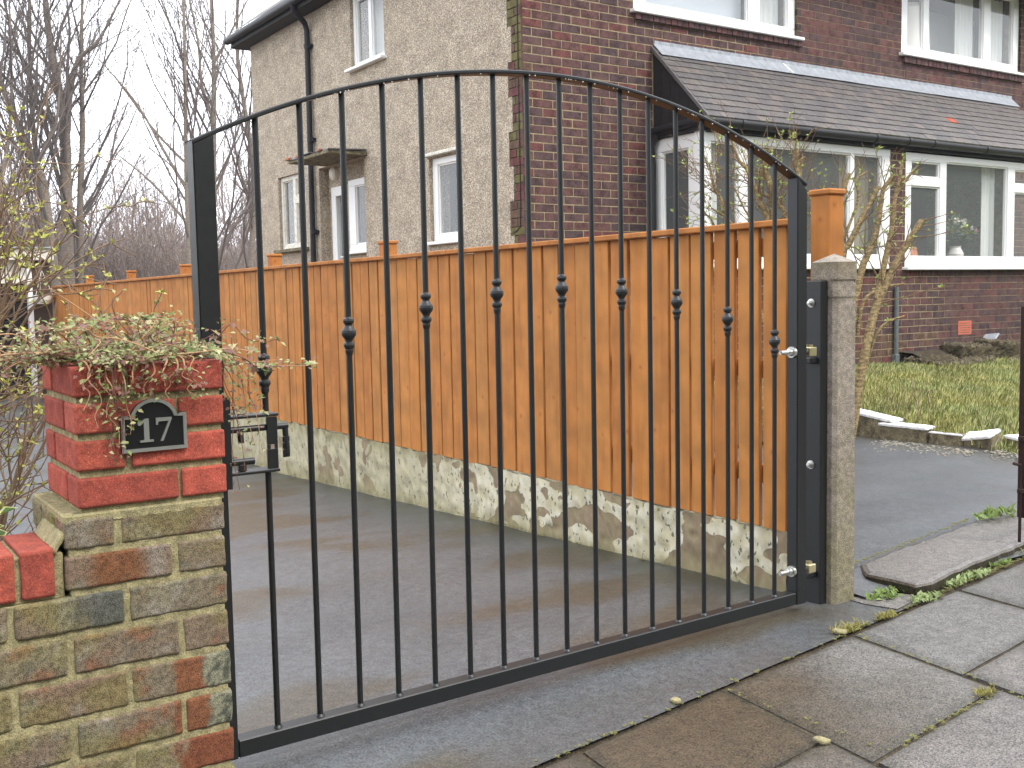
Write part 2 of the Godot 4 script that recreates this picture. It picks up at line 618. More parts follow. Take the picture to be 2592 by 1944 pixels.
func sheet(x0: float, x1: float, z0: float, z1: float, step: float, hfun: Callable, cfun: Callable) -> Buf:
	var b := Buf.new()
	b.use_c = true
	var nx := int(ceil((x1 - x0) / step))
	var nz := int(ceil((z1 - z0) / step))
	for j in nz + 1:
		for i in nx + 1:
			var x: float = lerp(x0, x1, float(i) / nx)
			var z: float = lerp(z0, z1, float(j) / nz)
			b.col = cfun.call(x, z)
			var y: float = hfun.call(x, z)
			var e := 0.02
			var nn := Vector3(hfun.call(x - e, z) - hfun.call(x + e, z), 2.0 * e, hfun.call(x, z - e) - hfun.call(x, z + e)).normalized()
			b.vert(Vector3(x, y, z), nn)
	for j in nz:
		for i in nx:
			var q := j * (nx + 1) + i
			b.link(q, q + 1, q + nx + 2)
			b.link(q, q + nx + 2, q + nx + 1)
	return b

func edge_z(x: float) -> float:                    # line between the asphalt and the pavement
	return -2.204 - (x - 1.565) * 0.1436

func ground() -> void:
	var g := Buf.new()
	g.quad(Vector3(-300, -0.9, 200), Vector3(300, -0.9, 200), Vector3(300, -0.9, -400), Vector3(-300, -0.9, -400), Vector3.UP)
	struct("ground", g, M.earth)
	var st := noise(0.9, 4, 3)
	var fine := noise(7.0, 6, 2)
	var stain := func(x: float, z: float) -> Color:
		var base := lin(103, 106, 109)
		var k := 1.0 + 0.22 * st.get_noise_2d(x * 0.8, z * 1.6) + 0.1 * fine.get_noise_2d(x, z)
		var cc := base * k
		# brownish damp patches behind the gate and along the pavement
		var s: float = smoothstep(0.0, 0.35, st.get_noise_2d(x * 0.7 + 31.0, z * 1.3 + 7.0))
		var near_edge: float = clamp(1.0 - abs(z - edge_z(x)) / 0.35, 0.0, 1.0)
		cc = cc.lerp(lin(92, 82, 64), s * 0.8)
		cc = cc.lerp(lin(84, 78, 66), near_edge * (0.35 + 0.3 * fine.get_noise_2d(x * 0.5, z * 0.5)))
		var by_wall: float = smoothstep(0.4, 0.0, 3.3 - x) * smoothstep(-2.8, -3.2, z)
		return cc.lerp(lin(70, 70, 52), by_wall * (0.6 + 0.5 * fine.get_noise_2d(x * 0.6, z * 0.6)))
	var wob := noise(2.2, 8, 2)
	var drive_h := func(x: float, z: float) -> float:
		return drive_y(z) + 0.004 * wob.get_noise_2d(x, z)
	# the drive: a grid with its front edge on the pavement line
	var d := Buf.new()
	d.use_c = true
	var nx := 110
	var nz := 260
	for j in nz + 1:
		for i in nx + 1:
			var x: float = lerp(-7.0, 3.6, float(i) / nx)
			var f := float(j) / nz
			var z: float = lerp(edge_z(x), -19.0, f * f * 0.55 + f * 0.45)
			d.col = stain.call(x, z)
			var e := 0.03
			d.vert(Vector3(x, drive_h.call(x, z), z), Vector3(drive_h.call(x - e, z) - drive_h.call(x + e, z), 2.0 * e, drive_h.call(x, z - e) - drive_h.call(x, z + e)).normalized())
	for j in nz:
		for i in nx:
			var q := j * (nx + 1) + i
			d.link(q, q + 1, q + nx + 2)
			d.link(q, q + nx + 2, q + nx + 1)
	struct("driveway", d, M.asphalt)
	# bed under the slabs, then road behind the camera
	var bed := Buf.new()
	bed.prism(PackedVector2Array([Vector2(-9, edge_z(-9) - 0.03), Vector2(12, edge_z(12) - 0.03), Vector2(12, 1.6), Vector2(-9, 1.6)]), 0.2, Transform3D(Basis(Vector3.RIGHT, Vector3(0, 0, 1), Vector3.DOWN), Vector3(0, -0.012, 0)))
	struct("pavement_bed", bed, M.soil)
	var road := sheet(-14, 16, 1.6, 8.0, 0.5, func(_x, _z): return -0.12, func(_x, _z): return lin(92, 92, 95))
	struct("road", road, M.asphalt)
	pavement(st, fine)
	# neighbour's plot: drive, side path and lawn
	var nd_h := func(x: float, z: float) -> float:
		return 0.012 + 0.02 * smoothstep(-2.66, -2.9, z) + 0.088 * smoothstep(-2.7, -4.4, z) + 0.004 * wob.get_noise_2d(x * 1.3, z * 1.3)
	var nd := sheet(3.43, 9.2, -8.1, -2.64, 0.12, nd_h, func(x, z): return (lin(102, 104, 107) * (1.0 + 0.25 * st.get_noise_2d(x * 0.6, z * 2.2) + 0.1 * fine.get_noise_2d(x, z))).lerp(lin(98, 88, 60), clamp(smoothstep(6.1, 6.6, x) * (0.4 + 0.6 * fine.get_noise_2d(x * 0.4, z * 0.4)), 0.0, 0.8)))
	struct("neighbour_drive", nd, M.asphalt)
	var sp := Buf.new()
	sp.bx(Vector3(3.5, -0.3, -17.2), Vector3(5.62, 0.2, -8.1))
	struct("side_path", sp, M.earth)
	lawn()
	far_hedge()

func slab_piece(corners: Array, top: float, base: Color, stain_c: Color, amount: float, st: FastNoiseLite, fine: FastNoiseLite, parent: Node, seed_: int) -> void:
	# one paving slab: a gently uneven quad with worn edges, as a grid of vertices
	var b := Buf.new()
	b.use_c = true
	var nx := 26
	var nz := 26
	var c: Array[Vector3] = []
	for q in corners:
		c.append(Vector3(q[0], 0, q[1]))
	var mid := (c[0] + c[1] + c[2] + c[3]) * 0.25
	for i in 4:
		c[i] += (mid - c[i]).normalized() * 0.008
	for j in nz + 1:
		for i in nx + 1:
			var p := c[0].lerp(c[1], float(i) / nx).lerp(c[3].lerp(c[2], float(i) / nx), float(j) / nz)
			var eu: float = min(i, nx - i) / 2.0
			var ev: float = min(j, nz - j) / 2.0
			var ed: float = clamp(min(eu, ev), 0.0, 1.0)
			p.y = top - 0.008 * (1.0 - ed) * (1.0 - ed) + 0.003 * st.get_noise_2d(p.x * 2.0 + seed_, p.z * 2.0)
			var k := 1.0 + 0.2 * st.get_noise_2d(p.x * 1.7 + seed_ * 3.0, p.z * 1.7) + 0.15 * fine.get_noise_2d(p.x, p.z)
			var s: float = clamp(amount + 0.9 * st.get_noise_2d(p.x * 1.1 + 5.0, p.z * 1.1 - 9.0) * min(1.0, amount * 3.0 + 0.15), 0.0, 1.0)
			b.col = (base * k).lerp(stain_c * k, s)
			b.col = b.col.lerp(lin(62, 60, 46), (1.0 - ed) * 0.6)
			b.vert(p, Vector3.UP)
	for j in nz:
		for i in nx:
			var q := j * (nx + 1) + i
			b.link(q, q + 1, q + nx + 2)
			b.link(q, q + nx + 2, q + nx + 1)
	b.col = base * 0.6
	for i in 4:
		var a := c[i]
		var e := c[(i + 1) % 4]
		var o := (e - a).cross(Vector3.UP).normalized()
		if o.dot(a - mid) < 0:
			o = -o
		b.quad(Vector3(a.x, top - 0.008, a.z), Vector3(e.x, top - 0.008, e.z), Vector3(e.x, -0.05, e.z), Vector3(a.x, -0.05, a.z), o)
	put("slab", b, M.slab, parent)

func pavement(st: FastNoiseLite, fine: FastNoiseLite) -> void:
	var root := Node3D.new()
	root.name = "pavement"
	add_child(root)
	root.set_meta("kind", "structure")
	var grey := lin(117, 115, 112)
	var pink := lin(119, 114, 110)
	var brown := lin(84, 72, 54)
	# columns of slabs across the pavement: x at the drive edge, joints along z, how brown the first two are
	var cols := [
		[-1.25, [0.0, 0.62, 1.24, 1.86, 2.5, 3.1, 3.7], 0.3, 0.1],
		[-0.26, [0.0, 0.55, 1.16, 1.78, 2.4, 3.0, 3.6], 0.5, 0.2],
		[0.71, [0.0, 0.60, 1.22, 1.84, 2.46, 3.05, 3.66], 0.75, 0.4],
		[1.683, [0.0, 0.445, 1.07, 1.69, 2.3, 2.92, 3.55], 0.9, 0.45],
		[2.318, [0.0, 0.61, 1.23, 1.84, 2.46, 3.1, 3.7], 0.55, 0.1],
		[3.058, [0.0, 0.48, 1.10, 1.72, 2.33, 2.95, 3.6], 0.0, 0.0],
		[3.868, [0.0, 0.62, 1.25, 1.85, 2.47, 3.1, 3.7], 0.0, 0.0],
		[4.758, [0.0, 0.60, 1.2, 1.82, 2.43, 3.0, 3.6], 0.0, 0.0],
		[5.7, [0.0, 0.62, 1.25, 1.85, 2.47, 3.1, 3.7], 0.0, 0.0],
	]
	var k := 0
	for ci in cols.size() - 1:
		var x0: float = cols[ci][0] + 0.005
		var x1: float = cols[ci + 1][0] - 0.005
		var js: Array = cols[ci][1]
		for i in js.size() - 1:
			var d0: float = js[i] + (0.012 if i == 0 else 0.005)
			var d1: float = js[i + 1] - 0.005
			var P := func(x: float, d: float) -> Array: return [x - 0.11 * d, edge_z(x) + d]
			var am: float = cols[ci][2] if i == 0 else (cols[ci][3] if i == 1 else 0.02)
			slab_piece([P.call(x0, d0), P.call(x1, d0), P.call(x1, d1), P.call(x0, d1)], 0.002 + 0.0025 * sin(k * 3.1), grey if k % 2 == 0 else pink, brown, am, st, fine, root, k)
			k += 1
	var kb := Buf.new()
	kb.bx(Vector3(-9, -0.3, 1.6), Vector3(12, 0.0, 1.73), 0.015)
	struct("kerb", kb, M.stone)

func far_hedge() -> void:
	# the evergreen hedge on the other side of the road, which the ground-floor panes mirror
	var f := noise(0.5, 140, 4)
	var b := Buf.new()
	b.use_c = true
	var nx := 160
	var ny := 30
	for j in ny + 1:
		for i in nx + 1:
			var x := lerpf(-30.0, 60.0, float(i) / nx)
			var t := float(j) / ny
			var h := 8.6 + 1.6 * f.get_noise_2d(x * 0.5, 3.0)
			var a := t * PI
			var p := Vector3(x, -0.4 + sin(a) * h, 13.0 - cos(a) * 1.8)
			p += Vector3(0, 0.5, 0.7) * f.get_noise_3d(p.x * 2.0, p.y * 2.0, p.z * 2.0)
			var k := 1.0 + 0.5 * f.get_noise_3d(p.x * 3.0, p.y * 3.0, p.z)
			b.col = lin(78, 86, 52) * k
			b.vert(p, Vector3(0.3 * f.get_noise_2d(x * 4.0, t * 30.0), sin(a), -cos(a)).normalized())
	for j in ny:
		for i in nx:
			var q := j * (nx + 1) + i
			b.link(q, q + 1, q + nx + 2)
			b.link(q, q + nx + 2, q + nx + 1)
	var m := mat(Color.WHITE, 0.9)
	m.vertex_color_use_as_albedo = true
	put("hedge_across_road", b, m).set_meta("kind", "stuff")

func lawn_y(x: float, z: float) -> float:
	return 0.2 - 0.05 * smoothstep(7.2, 6.7, x) - 0.06 * smoothstep(-4.4, -3.95, z) + 0.16 * smoothstep(-4.0, -7.2, z) + 0.02 * sin(x * 1.7 + z) * smoothstep(6.6, 7.2, x)

func lawn() -> void:
	var nn := noise(1.6, 12, 3)
	var l := sheet(6.66, 16.0, -7.4, -3.9, 0.1, func(x, z): return (lawn_y(x, z) + 0.015 * nn.get_noise_2d(x * 2.0, z * 2.0)) if z < -3.98 and x > 6.72 else 0.0, func(_x, _z): return Color.WHITE)
	struct("lawn", l, M.turf)
	var bed := sheet(3.45, 6.75, -8.0, -5.3, 0.3, func(_x, z): return 0.14 + 0.2 * smoothstep(-5.3, -7.0, z), func(_x, _z): return Color.WHITE)
	struct("garden_bed", bed, M.soil)
	# blades: one clump mesh, many copies
	var clump := Buf.new()
	clump.use_c = true
	var r := RandomNumberGenerator.new()
	r.seed = 90
	for i in 9:
		var a := r.randf() * TAU
		var p := Vector3(r.randf_range(-0.03, 0.03), 0, r.randf_range(-0.03, 0.03))
		var lean := Vector3(cos(a), 0, sin(a)) * r.randf_range(0.01, 0.05)
		var h := r.randf_range(0.035, 0.085)
		var side := Vector3(-sin(a), 0, cos(a)) * 0.0025
		var k := r.randf()
		clump.col = lin(142, 160, 84).lerp(lin(220, 212, 150), k * k)
		var m := p + lean * 0.4 + Vector3.UP * h * 0.6
		var tip := p + lean + Vector3.UP * h
		var no := Vector3(cos(a), 0.6, sin(a)).normalized()
		clump.quad(p - side, p + side, m + side, m - side, no)
		clump.tri(m - side, m + side, tip, no)
	var mm := MultiMesh.new()
	mm.transform_format = MultiMesh.TRANSFORM_3D
	mm.use_colors = true
	mm.mesh = clump.mesh()
	var spots: Array = []
	for i in 26000:
		var x := r.randf_range(6.7, 13.5)
		var z := r.randf_range(-7.35, -3.95)
		spots.append([Transform3D(Basis(Vector3.UP, r.randf() * TAU).scaled(Vector3.ONE * r.randf_range(0.6, 1.3)), Vector3(x, lawn_y(x, z) - 0.005, z)), 0.8 + 0.35 * nn.get_noise_2d(x, z) + r.randf_range(-0.12, 0.12), nn.get_noise_2d(x * 0.6 + 40.0, z * 0.6)])
	mm.instance_count = spots.size()
	for i in spots.size():
		mm.set_instance_transform(i, spots[i][0])
		var b: float = spots[i][1]
		var w: float = clamp(0.5 + spots[i][2] * 1.3, 0.0, 1.0)
		mm.set_instance_color(i, Color(b, b, b).lerp(Color(b * 1.15, b * 1.03, b * 0.95), w))
	var mi := MultiMeshInstance3D.new()
	mi.name = "grass"
	mi.multimesh = mm
	mi.material_override = M.grass
	add_child(mi)
	mi.set_meta("kind", "stuff")
	tag(mi, "short yellowish green grass of the front lawn below the brick bay", "grass")

# ------------------------------------------------------------------ brick walls of the house
func brick_box(sx: float, sy: float, sz: float) -> ArrayMesh:
	var b := Buf.new()
	b.box(Transform3D.IDENTITY, Vector3(sx, sy, sz), 0.004)
	return b.mesh()

const PITCH := 0.079
const BRICK := 0.226

func brick_wall(wall: Node3D, u0: float, u1: float, v0: float, v1: float, holes: Array, xf: Transform3D, quota: int, score: Callable, phase := 0.0, mossy := false) -> void:
	# bricks in stretcher bond on the local xy plane of xf, proud of the mortar face; the ones that score best are nodes, the rest one multimesh
	var r := RandomNumberGenerator.new()
	r.seed = int(u0 * 100.0) + int(v0 * 1000.0) + 5
	var list: Array = []
	var rows := int(ceil((v1 - v0) / PITCH))
	for j in rows:
		var a := v0 + j * PITCH
		var top: float = min(a + PITCH - 0.0075, v1)
		if top - a < 0.012:
			continue
		var off := phase + (0.0 if j % 2 == 0 else BRICK * 0.5)
		var i := int(floor((u0 - off) / BRICK)) - 1
		while off + i * BRICK < u1:
			var segs := [[max(u0, off + i * BRICK), min(u1, off + (i + 1) * BRICK - 0.0075)]]
			i += 1
			for h in holes:
				if top > h[1] + 0.004 and a < h[3] - 0.004:
					var nxt: Array = []
					for s in segs:
						if s[1] <= h[0] or s[0] >= h[2]:
							nxt.append(s)
							continue
						if s[0] < h[0]:
							nxt.append([s[0], h[0]])
						if s[1] > h[2]:
							nxt.append([h[2], s[1]])
						var cut := [max(s[0], h[0]), min(s[1], h[2])]      # what is left above or below the opening
						if h[1] - 0.005 - a > 0.012:
							list.append([cut[0], cut[1], a, h[1] - 0.005, r.randf(), 0.0])
						if top - h[3] - 0.005 > 0.012:
							list.append([cut[0], cut[1], h[3] + 0.005, top, r.randf(), 0.0])
					segs = nxt
			for s in segs:
				if s[1] - s[0] > 0.015:
					list.append([s[0], s[1], a, top, r.randf(), r.randf_range(-0.0015, 0.0015)])
	var order: Array = []
	for k in list.size():
		var q = list[k]
		var p := xf * Vector3((q[0] + q[1]) * 0.5, (q[2] + q[3]) * 0.5, 0)
		order.append([score.call(p), k])
	order.sort_custom(func(x, y): return x[0] < y[0] if x[0] != y[0] else x[1] < y[1])
	var shared := {}
	var many: Array = []
	for e in order.size():
		var q = list[order[e][1]]
		var w: float = q[1] - q[0]
		var h: float = q[3] - q[2]
		var tf: Transform3D = xf * T((q[0] + q[1]) * 0.5, (q[2] + q[3]) * 0.5, -0.0225 + q[5])
		if e < quota and order[e][0] < 1e6:
			var key := Vector2i(int(round(w * 400.0)), int(round(h * 400.0)))
			if not shared.has(key):
				shared[key] = brick_box(w, h, 0.05)
			var m: Material = M.house_brick[int(q[4] * 5.99)]
			var p := tf.origin
			if mossy and q[4] < 0.75:
				m = M.house_brick_moss[int(q[4] * 20.0) % 2]
			elif p.x < 5.72 and q[4] > 0.4:
				m = M.house_brick_moss[1] if q[4] < 0.75 else M.house_brick_red
			elif p.y < 0.75 and q[4] < 0.5:
				m = M.house_brick_moss[1]
			elif q[4] > 0.93:
				m = M.house_brick_red
			var o := put("brick", shared[key], m, wall)
			o.transform = tf
		else:
			many.append([tf, Vector3(w, h, 0.05), q[4]])
	if many.size():
		var mm := MultiMesh.new()
		mm.transform_format = MultiMesh.TRANSFORM_3D
		mm.use_colors = true
		mm.mesh = brick_box(1, 1, 1)
		mm.instance_count = many.size()
		var pal := [lin(99, 71, 68), lin(93, 69, 68), lin(104, 73, 69), lin(89, 68, 68), lin(98, 74, 71), lin(84, 67, 67), lin(107, 73, 69)]
		for k in many.size():
			var tf: Transform3D = many[k][0]
			mm.set_instance_transform(k, Transform3D(tf.basis.scaled_local(many[k][1]), tf.origin))
			mm.set_instance_color(k, pal[int(many[k][2] * 6.99)])
		var mi := MultiMeshInstance3D.new()
		mi.name = numbered(wall, "further_bricks")
		mi.multimesh = mm
		mi.material_override = M.house_brick_many
		wall.add_child(mi, true)
		mi.set_meta("kind", "stuff")

func window(parent: Node3D, xf: Transform3D, u0: float, v0: float, u1: float, v1: float, lights: Array, sill := 0.06, m: Material = null) -> void:
	# local x along the wall, y up, z outwards; lights are the glass openings
	if m == null:
		m = M.upvc
	var b := Buf.new()
	b.slab(lights, u0, v0, u1, v1, xf, -0.07, -0.005, 0.004)
	for l in lights:                                  # beads round each pane
		var t := 0.016
		b.slab([[l[0] + t, l[1] + t, l[2] - t, l[3] - t]], l[0] - 0.002, l[1] - 0.002, l[2] + 0.002, l[3] + 0.002, xf, -0.052, -0.022, 0.003)
	var f := put("window", b, m, parent)
	if sill > 0.0:
		var s := Buf.new()
		s.box(xf * T((u0 + u1) * 0.5, v0 - 0.018, sill * 0.5 - 0.03), Vector3(u1 - u0 + 0.09, 0.034, sill + 0.06), 0.006)
		put("sill", s, m, f)
	for l in lights:
		var g := Buf.new()
		g.quad(xf * Vector3(l[0], l[1], -0.035), xf * Vector3(l[2], l[1], -0.035), xf * Vector3(l[2], l[3], -0.035), xf * Vector3(l[0], l[3], -0.035), xf.basis.z)
		put("pane", g, M.glass, f)

func house() -> void:
	var h := thing("semi_detached_house", "two-storey brick and pebbledash house behind the orange board fence", "house")
	var XS := 5.616
	var ZF := -8.075
	var ZB := -7.42
	var front := Transform3D(Basis.IDENTITY, Vector3(0, 0, ZF))
	# side wall: local x runs towards the back (-z), y up, z outwards (-x)
	var side := Transform3D(Basis(Vector3(0, 0, 1), Vector3(0, 1, 0), Vector3(-1, 0, 0)), Vector3(XS, 0, 0))
	var bay := Transform3D(Basis.IDENTITY, Vector3(0, 0, ZB))
	var eye_score := func(p: Vector3) -> float:
		var c := Basis(Vector3(0.8284, -0.01913, 0.55981), Vector3(0.06159, 0.99647, -0.05708), Vector3(-0.55674, 0.08176, 0.82665)).inverse() * (p - EYE)
		if c.z > 0 or abs(c.x / c.z) > 0.485 or abs(c.y / c.z) > 0.365:
			return 2e6
		return -c.z
	# ---- front wall with its bricks
	var up1 := [6.935, 3.96, 9.27, 5.0]
	var up2 := [11.075, 4.0, 13.58, 5.0]
	var fh := [up1, up2, [7.2, 0.2, 13.4, 2.75]]
	var fw := Buf.new()
	fw.slab(fh, XS + 0.012, 0.2, 16.0, 5.1, front, -0.24, -0.0005)
	var wall := put("front_wall", fw, M.mortar_far, h)
	var sold := [[6.935, 3.862, 9.32, 3.962], [11.1, 3.885, 13.62, 4.0]]
	brick_wall(wall, XS, 16.0, 1.2, 5.1, fh + sold + [[7.17, 2.75, 13.37, 3.60]], front, 300, eye_score, XS + 0.113)
	# soldier courses under the upper windows
	for s in sold:
		var n := int(round((s[2] - s[0]) / 0.077))
		var sm := brick_box((s[2] - s[0]) / n - 0.006, s[3] - s[1] - 0.004, 0.1)
		var soldier := Node3D.new()
		soldier.name = numbered(h, "brick_sill")
		h.add_child(soldier)
		for i in n:
			var o := put("brick", sm, M.house_brick[(i * 5 + i / 3) % 6], soldier)
			o.position = Vector3(s[0] + (i + 0.5) * (s[2] - s[0]) / n, (s[1] + s[3]) * 0.5, ZF - 0.012 + 0.003 * sin(i * 2.3))
	# ---- side wall: brick quoins at the corner, the rest pebbledash
	var sideb := Buf.new()
	sideb.slab([], -8.5, 0.0, -8.087, 4.8, side, -0.22, -0.014)
	var quoin := put("corner_wall", sideb, M.mortar_far, h)
	var blocks := []
	var y := 0.2
	var k := 0
	while y < 4.8:                                   # toothed edge, four courses wide then four narrow
		blocks.append([-9.0, y, -8.235 if k % 2 == 0 else -8.30, y + PITCH * 4.0])
		y += PITCH * 4.0
		k += 1
	blocks[4][2] = -8.235
	brick_wall(quoin, -8.31, -8.079, 0.2, 4.8, blocks, side, 120, eye_score, -8.30, true)
	var w_up := [-11.56, 3.89, -10.72, 4.72]
	var w_small := [-9.80, 1.80, -9.20, 2.66]
	var w_kit := [-13.93, 1.91, -13.02, 2.88]
	var rec := [-12.58, 0.3, -11.31, 2.86]
	var openings := [w_up, w_small, w_kit, rec]
	var core := Buf.new()
	core.slab(openings, -14.75, -0.1, -8.5, 4.8, side, -0.24, -0.02)
	for b in blocks:
		core.slab([], max(-8.5, -8.5), b[1], b[2] - 0.004, b[3], side, -0.05, -0.016)
	core.slab([], -8.5, -0.1, -8.235, 0.2, side, -0.05, -0.016)
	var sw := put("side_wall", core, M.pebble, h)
	var dash := Buf.new()
	dash.slab(openings, -14.77, -0.1, -8.5, 4.8, side, -0.018, 0.006)
	for b in blocks:
		dash.slab([], -8.498, b[1], b[2] - 0.003, b[3], side, -0.014, 0.006)
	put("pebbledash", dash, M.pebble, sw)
	var back := Buf.new()
	back.bx(Vector3(XS, -0.1, -14.75), Vector3(16, 4.8, -14.5))
	back.bx(Vector3(15.75, -0.1, -14.5), Vector3(16, 5.1, -8.32))
	put("back_wall", back, M.pebble, h)
	# ---- roof, soffit, fascia and gutter of the side eave
	var rf := Buf.new()
	var e0 := Vector3(5.36, 4.93, -15.0)
	var e1 := Vector3(5.36, 4.93, -7.7)
	var r0 := Vector3(9.8, 8.3, -12.6)
	var r1 := Vector3(9.8, 8.3, -11.0)
	var f1 := Vector3(16.3, 4.93, -7.7)
	var b1 := Vector3(16.3, 4.93, -15.0)
	rf.quad(e0, e1, r1, r0, Vector3(-0.6, 0.8, 0))
	rf.quad(e1, f1, Vector3(16.3, 8.3, -11.0), r1, Vector3(0, 0.75, 0.66))
	rf.quad(e0, b1, Vector3(16.3, 8.3, -12.6), r0, Vector3(0, 0.75, -0.66))
	rf.quad(r0, r1, Vector3(16.3, 8.3, -11.0), Vector3(16.3, 8.3, -12.6), Vector3.UP)
	rf.tri(f1, b1, Vector3(16.3, 8.3, -11.8), Vector3.RIGHT)
	var roof := put("roof", rf, M.tile[1], h)
	var rows := Buf.new()                            # the outer courses that can be seen from below
	for j in 4:
		var t := j / 33.0
		var a := e0.lerp(r0, t) + Vector3(-0.03, 0.02, 0)
		var b := e1.lerp(r1, t) + Vector3(-0.03, 0.02, 0)
		rows.quad(a, b, b + Vector3(0.14, 0.1, 0), a + Vector3(0.14, 0.1, 0), Vector3(-0.6, 0.8, 0))
		rows.quad(a, b, b - Vector3(0, 0.015, 0), a - Vector3(0, 0.015, 0), Vector3(-1, 0, 0))
	put("eave_tiles", rows, M.tile[0], roof)
	var fa := Buf.new()
	fa.bx(Vector3(5.40, 4.79, -14.97), Vector3(5.425, 4.94, -7.72), 0.003)
	fa.bx(Vector3(5.425, 4.79, -14.97), Vector3(5.66, 4.805, -7.72))
	fa.bx(Vector3(5.425, 4.79, -14.99), Vector3(16.2, 4.94, -14.965))
	put("fascia", fa, M.fascia, h)
	var gu := Buf.new()
	gu.tube(PackedVector3Array([Vector3(5.355, 4.885, -15.0), Vector3(5.355, 4.885, -7.7)]), 0.05, 0.05, 12, true)
	put("gutter", gu, M.gutter, h)
	var dp := Buf.new()
	dp.tube(PackedVector3Array([Vector3(5.36, 4.86, -12.62), Vector3(5.37, 4.78, -12.63), Vector3(5.53, 4.66, -12.68), Vector3(5.56, 4.58, -12.69), Vector3(5.56, 4.4, -12.69), Vector3(5.56, -0.1, -12.74)]), 0.036, 0.036, 12)
	for yy in [4.35, 3.2, 2.05, 0.9]:
		dp.rod(Vector3(5.56, yy, -12.69), Vector3(5.56, yy + 0.06, -12.69), 0.044, 12)
		dp.bx(Vector3(5.56, yy + 0.01, -12.76), Vector3(5.615, yy + 0.05, -12.62))
	put("downpipe", dp, M.pipe, h)
	# ---- windows of the side wall
	var so := side * T(0, 0, -0.03)
	window(h, so, w_up[0], w_up[1], w_up[2], w_up[3], [[-11.50, 3.95, -11.17, 4.67], [-11.10, 3.95, -10.77, 4.67]], 0.11)
	window(h, so, w_small[0], w_small[1], w_small[2], w_small[3], [[-9.70, 1.87, -9.27, 2.59]], 0.09)
	var drip := Buf.new()
	drip.box(side * T(-9.5, 2.69, 0.03), Vector3(0.66, 0.035, 0.06), 0.006)
	put("drip_board", drip, M.old_white, h)
	window(h, so, w_kit[0], w_kit[1], w_kit[2], w_kit[3], [[-13.87, 1.97, -13.52, 2.82], [-13.43, 2.60, -13.08, 2.82], [-13.43, 1.97, -13.08, 2.50]], 0.0, M.old_white)
	var ks := Buf.new()
	ks.box(side * T(-13.48, 1.885, 0.02), Vector3(1.05, 0.045, 0.12), 0.006)
	put("stone_sill", ks, M.stone, h)
	# ---- recessed side door
	var rp := Buf.new()
	rp.slab([[-12.49, 0.3, -12.04, 2.62], [-12.0, 1.80, -11.40, 2.66]], -12.60, 0.3, -11.29, 2.9, side, -0.20, -0.128)
	put("recess_wall", rp, M.pebble, h)
	var dr := Buf.new()
	dr.slab([[-12.36, 0.62, -12.1, 2.50]], -12.49, 0.3, -12.04, 2.62, side, -0.18, -0.11, 0.006)
	var door := put("door", dr, M.upvc, h)
	var dgl := Buf.new()
	dgl.quad(side * Vector3(-12.36, 0.62, -0.15), side * Vector3(-12.1, 0.62, -0.15), side * Vector3(-12.1, 2.5, -0.15), side * Vector3(-12.36, 2.5, -0.15), Vector3(-1, 0, 0))
	put("pane", dgl, M.glass, door)
	var hd := Buf.new()
	hd.box(side * T(-12.08, 1.72, -0.095), Vector3(0.03, 0.2, 0.02), 0.006)
	hd.box(side * T(-12.12, 1.74, -0.07), Vector3(0.12, 0.02, 0.02), 0.006)
	put("handle", hd, M.upvc, door)
	window(h, side * T(0, 0, -0.11), -12.0, 1.80, -11.40, 2.66, [[-11.82, 1.88, -11.48, 2.58]], 0.05)
	var pl := Buf.new()
	pl.lathe(PackedVector2Array([Vector2(0, 0.06), Vector2(0.05, 0.055), Vector2(0.085, 0.035), Vector2(0.1, 0.0)]), Transform3D(Basis(Vector3(0, 0, 1), Vector3(-1, 0, 0), Vector3(0, -1, 0)), side * Vector3(-12.40, 2.79, -0.126)), 20)
	put("wall_light", pl, M.old_white, h)
	# canopy: a slab with a broken edge of tiles
	var cn := Buf.new()
	cn.slab([], -12.36, 2.865, -11.22, 2.905, side, -0.01, 0.50, 0.006)
	var can := put("door_canopy", cn, M.stone, h)
	var ct := Buf.new()
	var rr := RandomNumberGenerator.new()
	rr.seed = 3
	for i in 7:
		var u := -12.38 + i * 0.168
		if i == 4:
			continue
		ct.box(side * T(u + 0.084, 2.925 + rr.randf_range(-0.006, 0.01), 0.26) * Transform3D(Basis(Vector3.RIGHT, 0.05 + rr.randf_range(-0.02, 0.03)), Vector3.ZERO), Vector3(0.16, 0.018, 0.53 - rr.randf() * 0.05), 0.004)
	put("canopy_tiles", ct, M.tile[3], can)
	for q in [[-12.33, 0.505, 0.12], [-11.42, 0.5, 0.05], [-12.0, 0.5, 0.16]]:
		var cb := Buf.new()
		cb.box(side * T(q[0], 2.922, q[1]), Vector3(q[2], 0.03, 0.05), 0.006)
		put("broken_tile", cb, M.tile_orange, can)
	# cable down the brick corner
	var cab := Buf.new()
	cab.tube(PackedVector3Array([Vector3(5.608, 4.8, -8.13), Vector3(5.606, 3.4, -8.13), Vector3(5.607, 2.0, -8.13), Vector3(5.606, 1.86, -8.14), Vector3(5.606, 1.82, -8.2), Vector3(5.607, 1.81, -8.25)]), 0.005, 0.005, 5)
	put("cable", cab, M.black, h)
	# ---- upper front windows
	var fo := front * T(0, 0, -0.03)
	window(h, fo, up1[0], up1[1], up1[2], up1[3], [[7.13, 4.05, 8.55, 4.94], [8.73, 4.06, 9.16, 4.94]], 0.1)
	window(h, fo, up2[0], up2[1], up2[2], up2[3], [[11.24, 4.10, 11.55, 4.94], [11.66, 4.10, 12.80, 4.94], [12.95, 4.10, 13.46, 4.94]], 0.1)
	# ---- bay: two windows with a brick pier between, brick below
	var bw := Buf.new()
	var bh := [[7.19, 1.46, 10.02, 3.0], [10.28, 1.45, 13.2, 3.0]]
	bw.slab(bh, 7.19, 0.05, 13.4, 2.74, bay, -0.22, -0.0005)
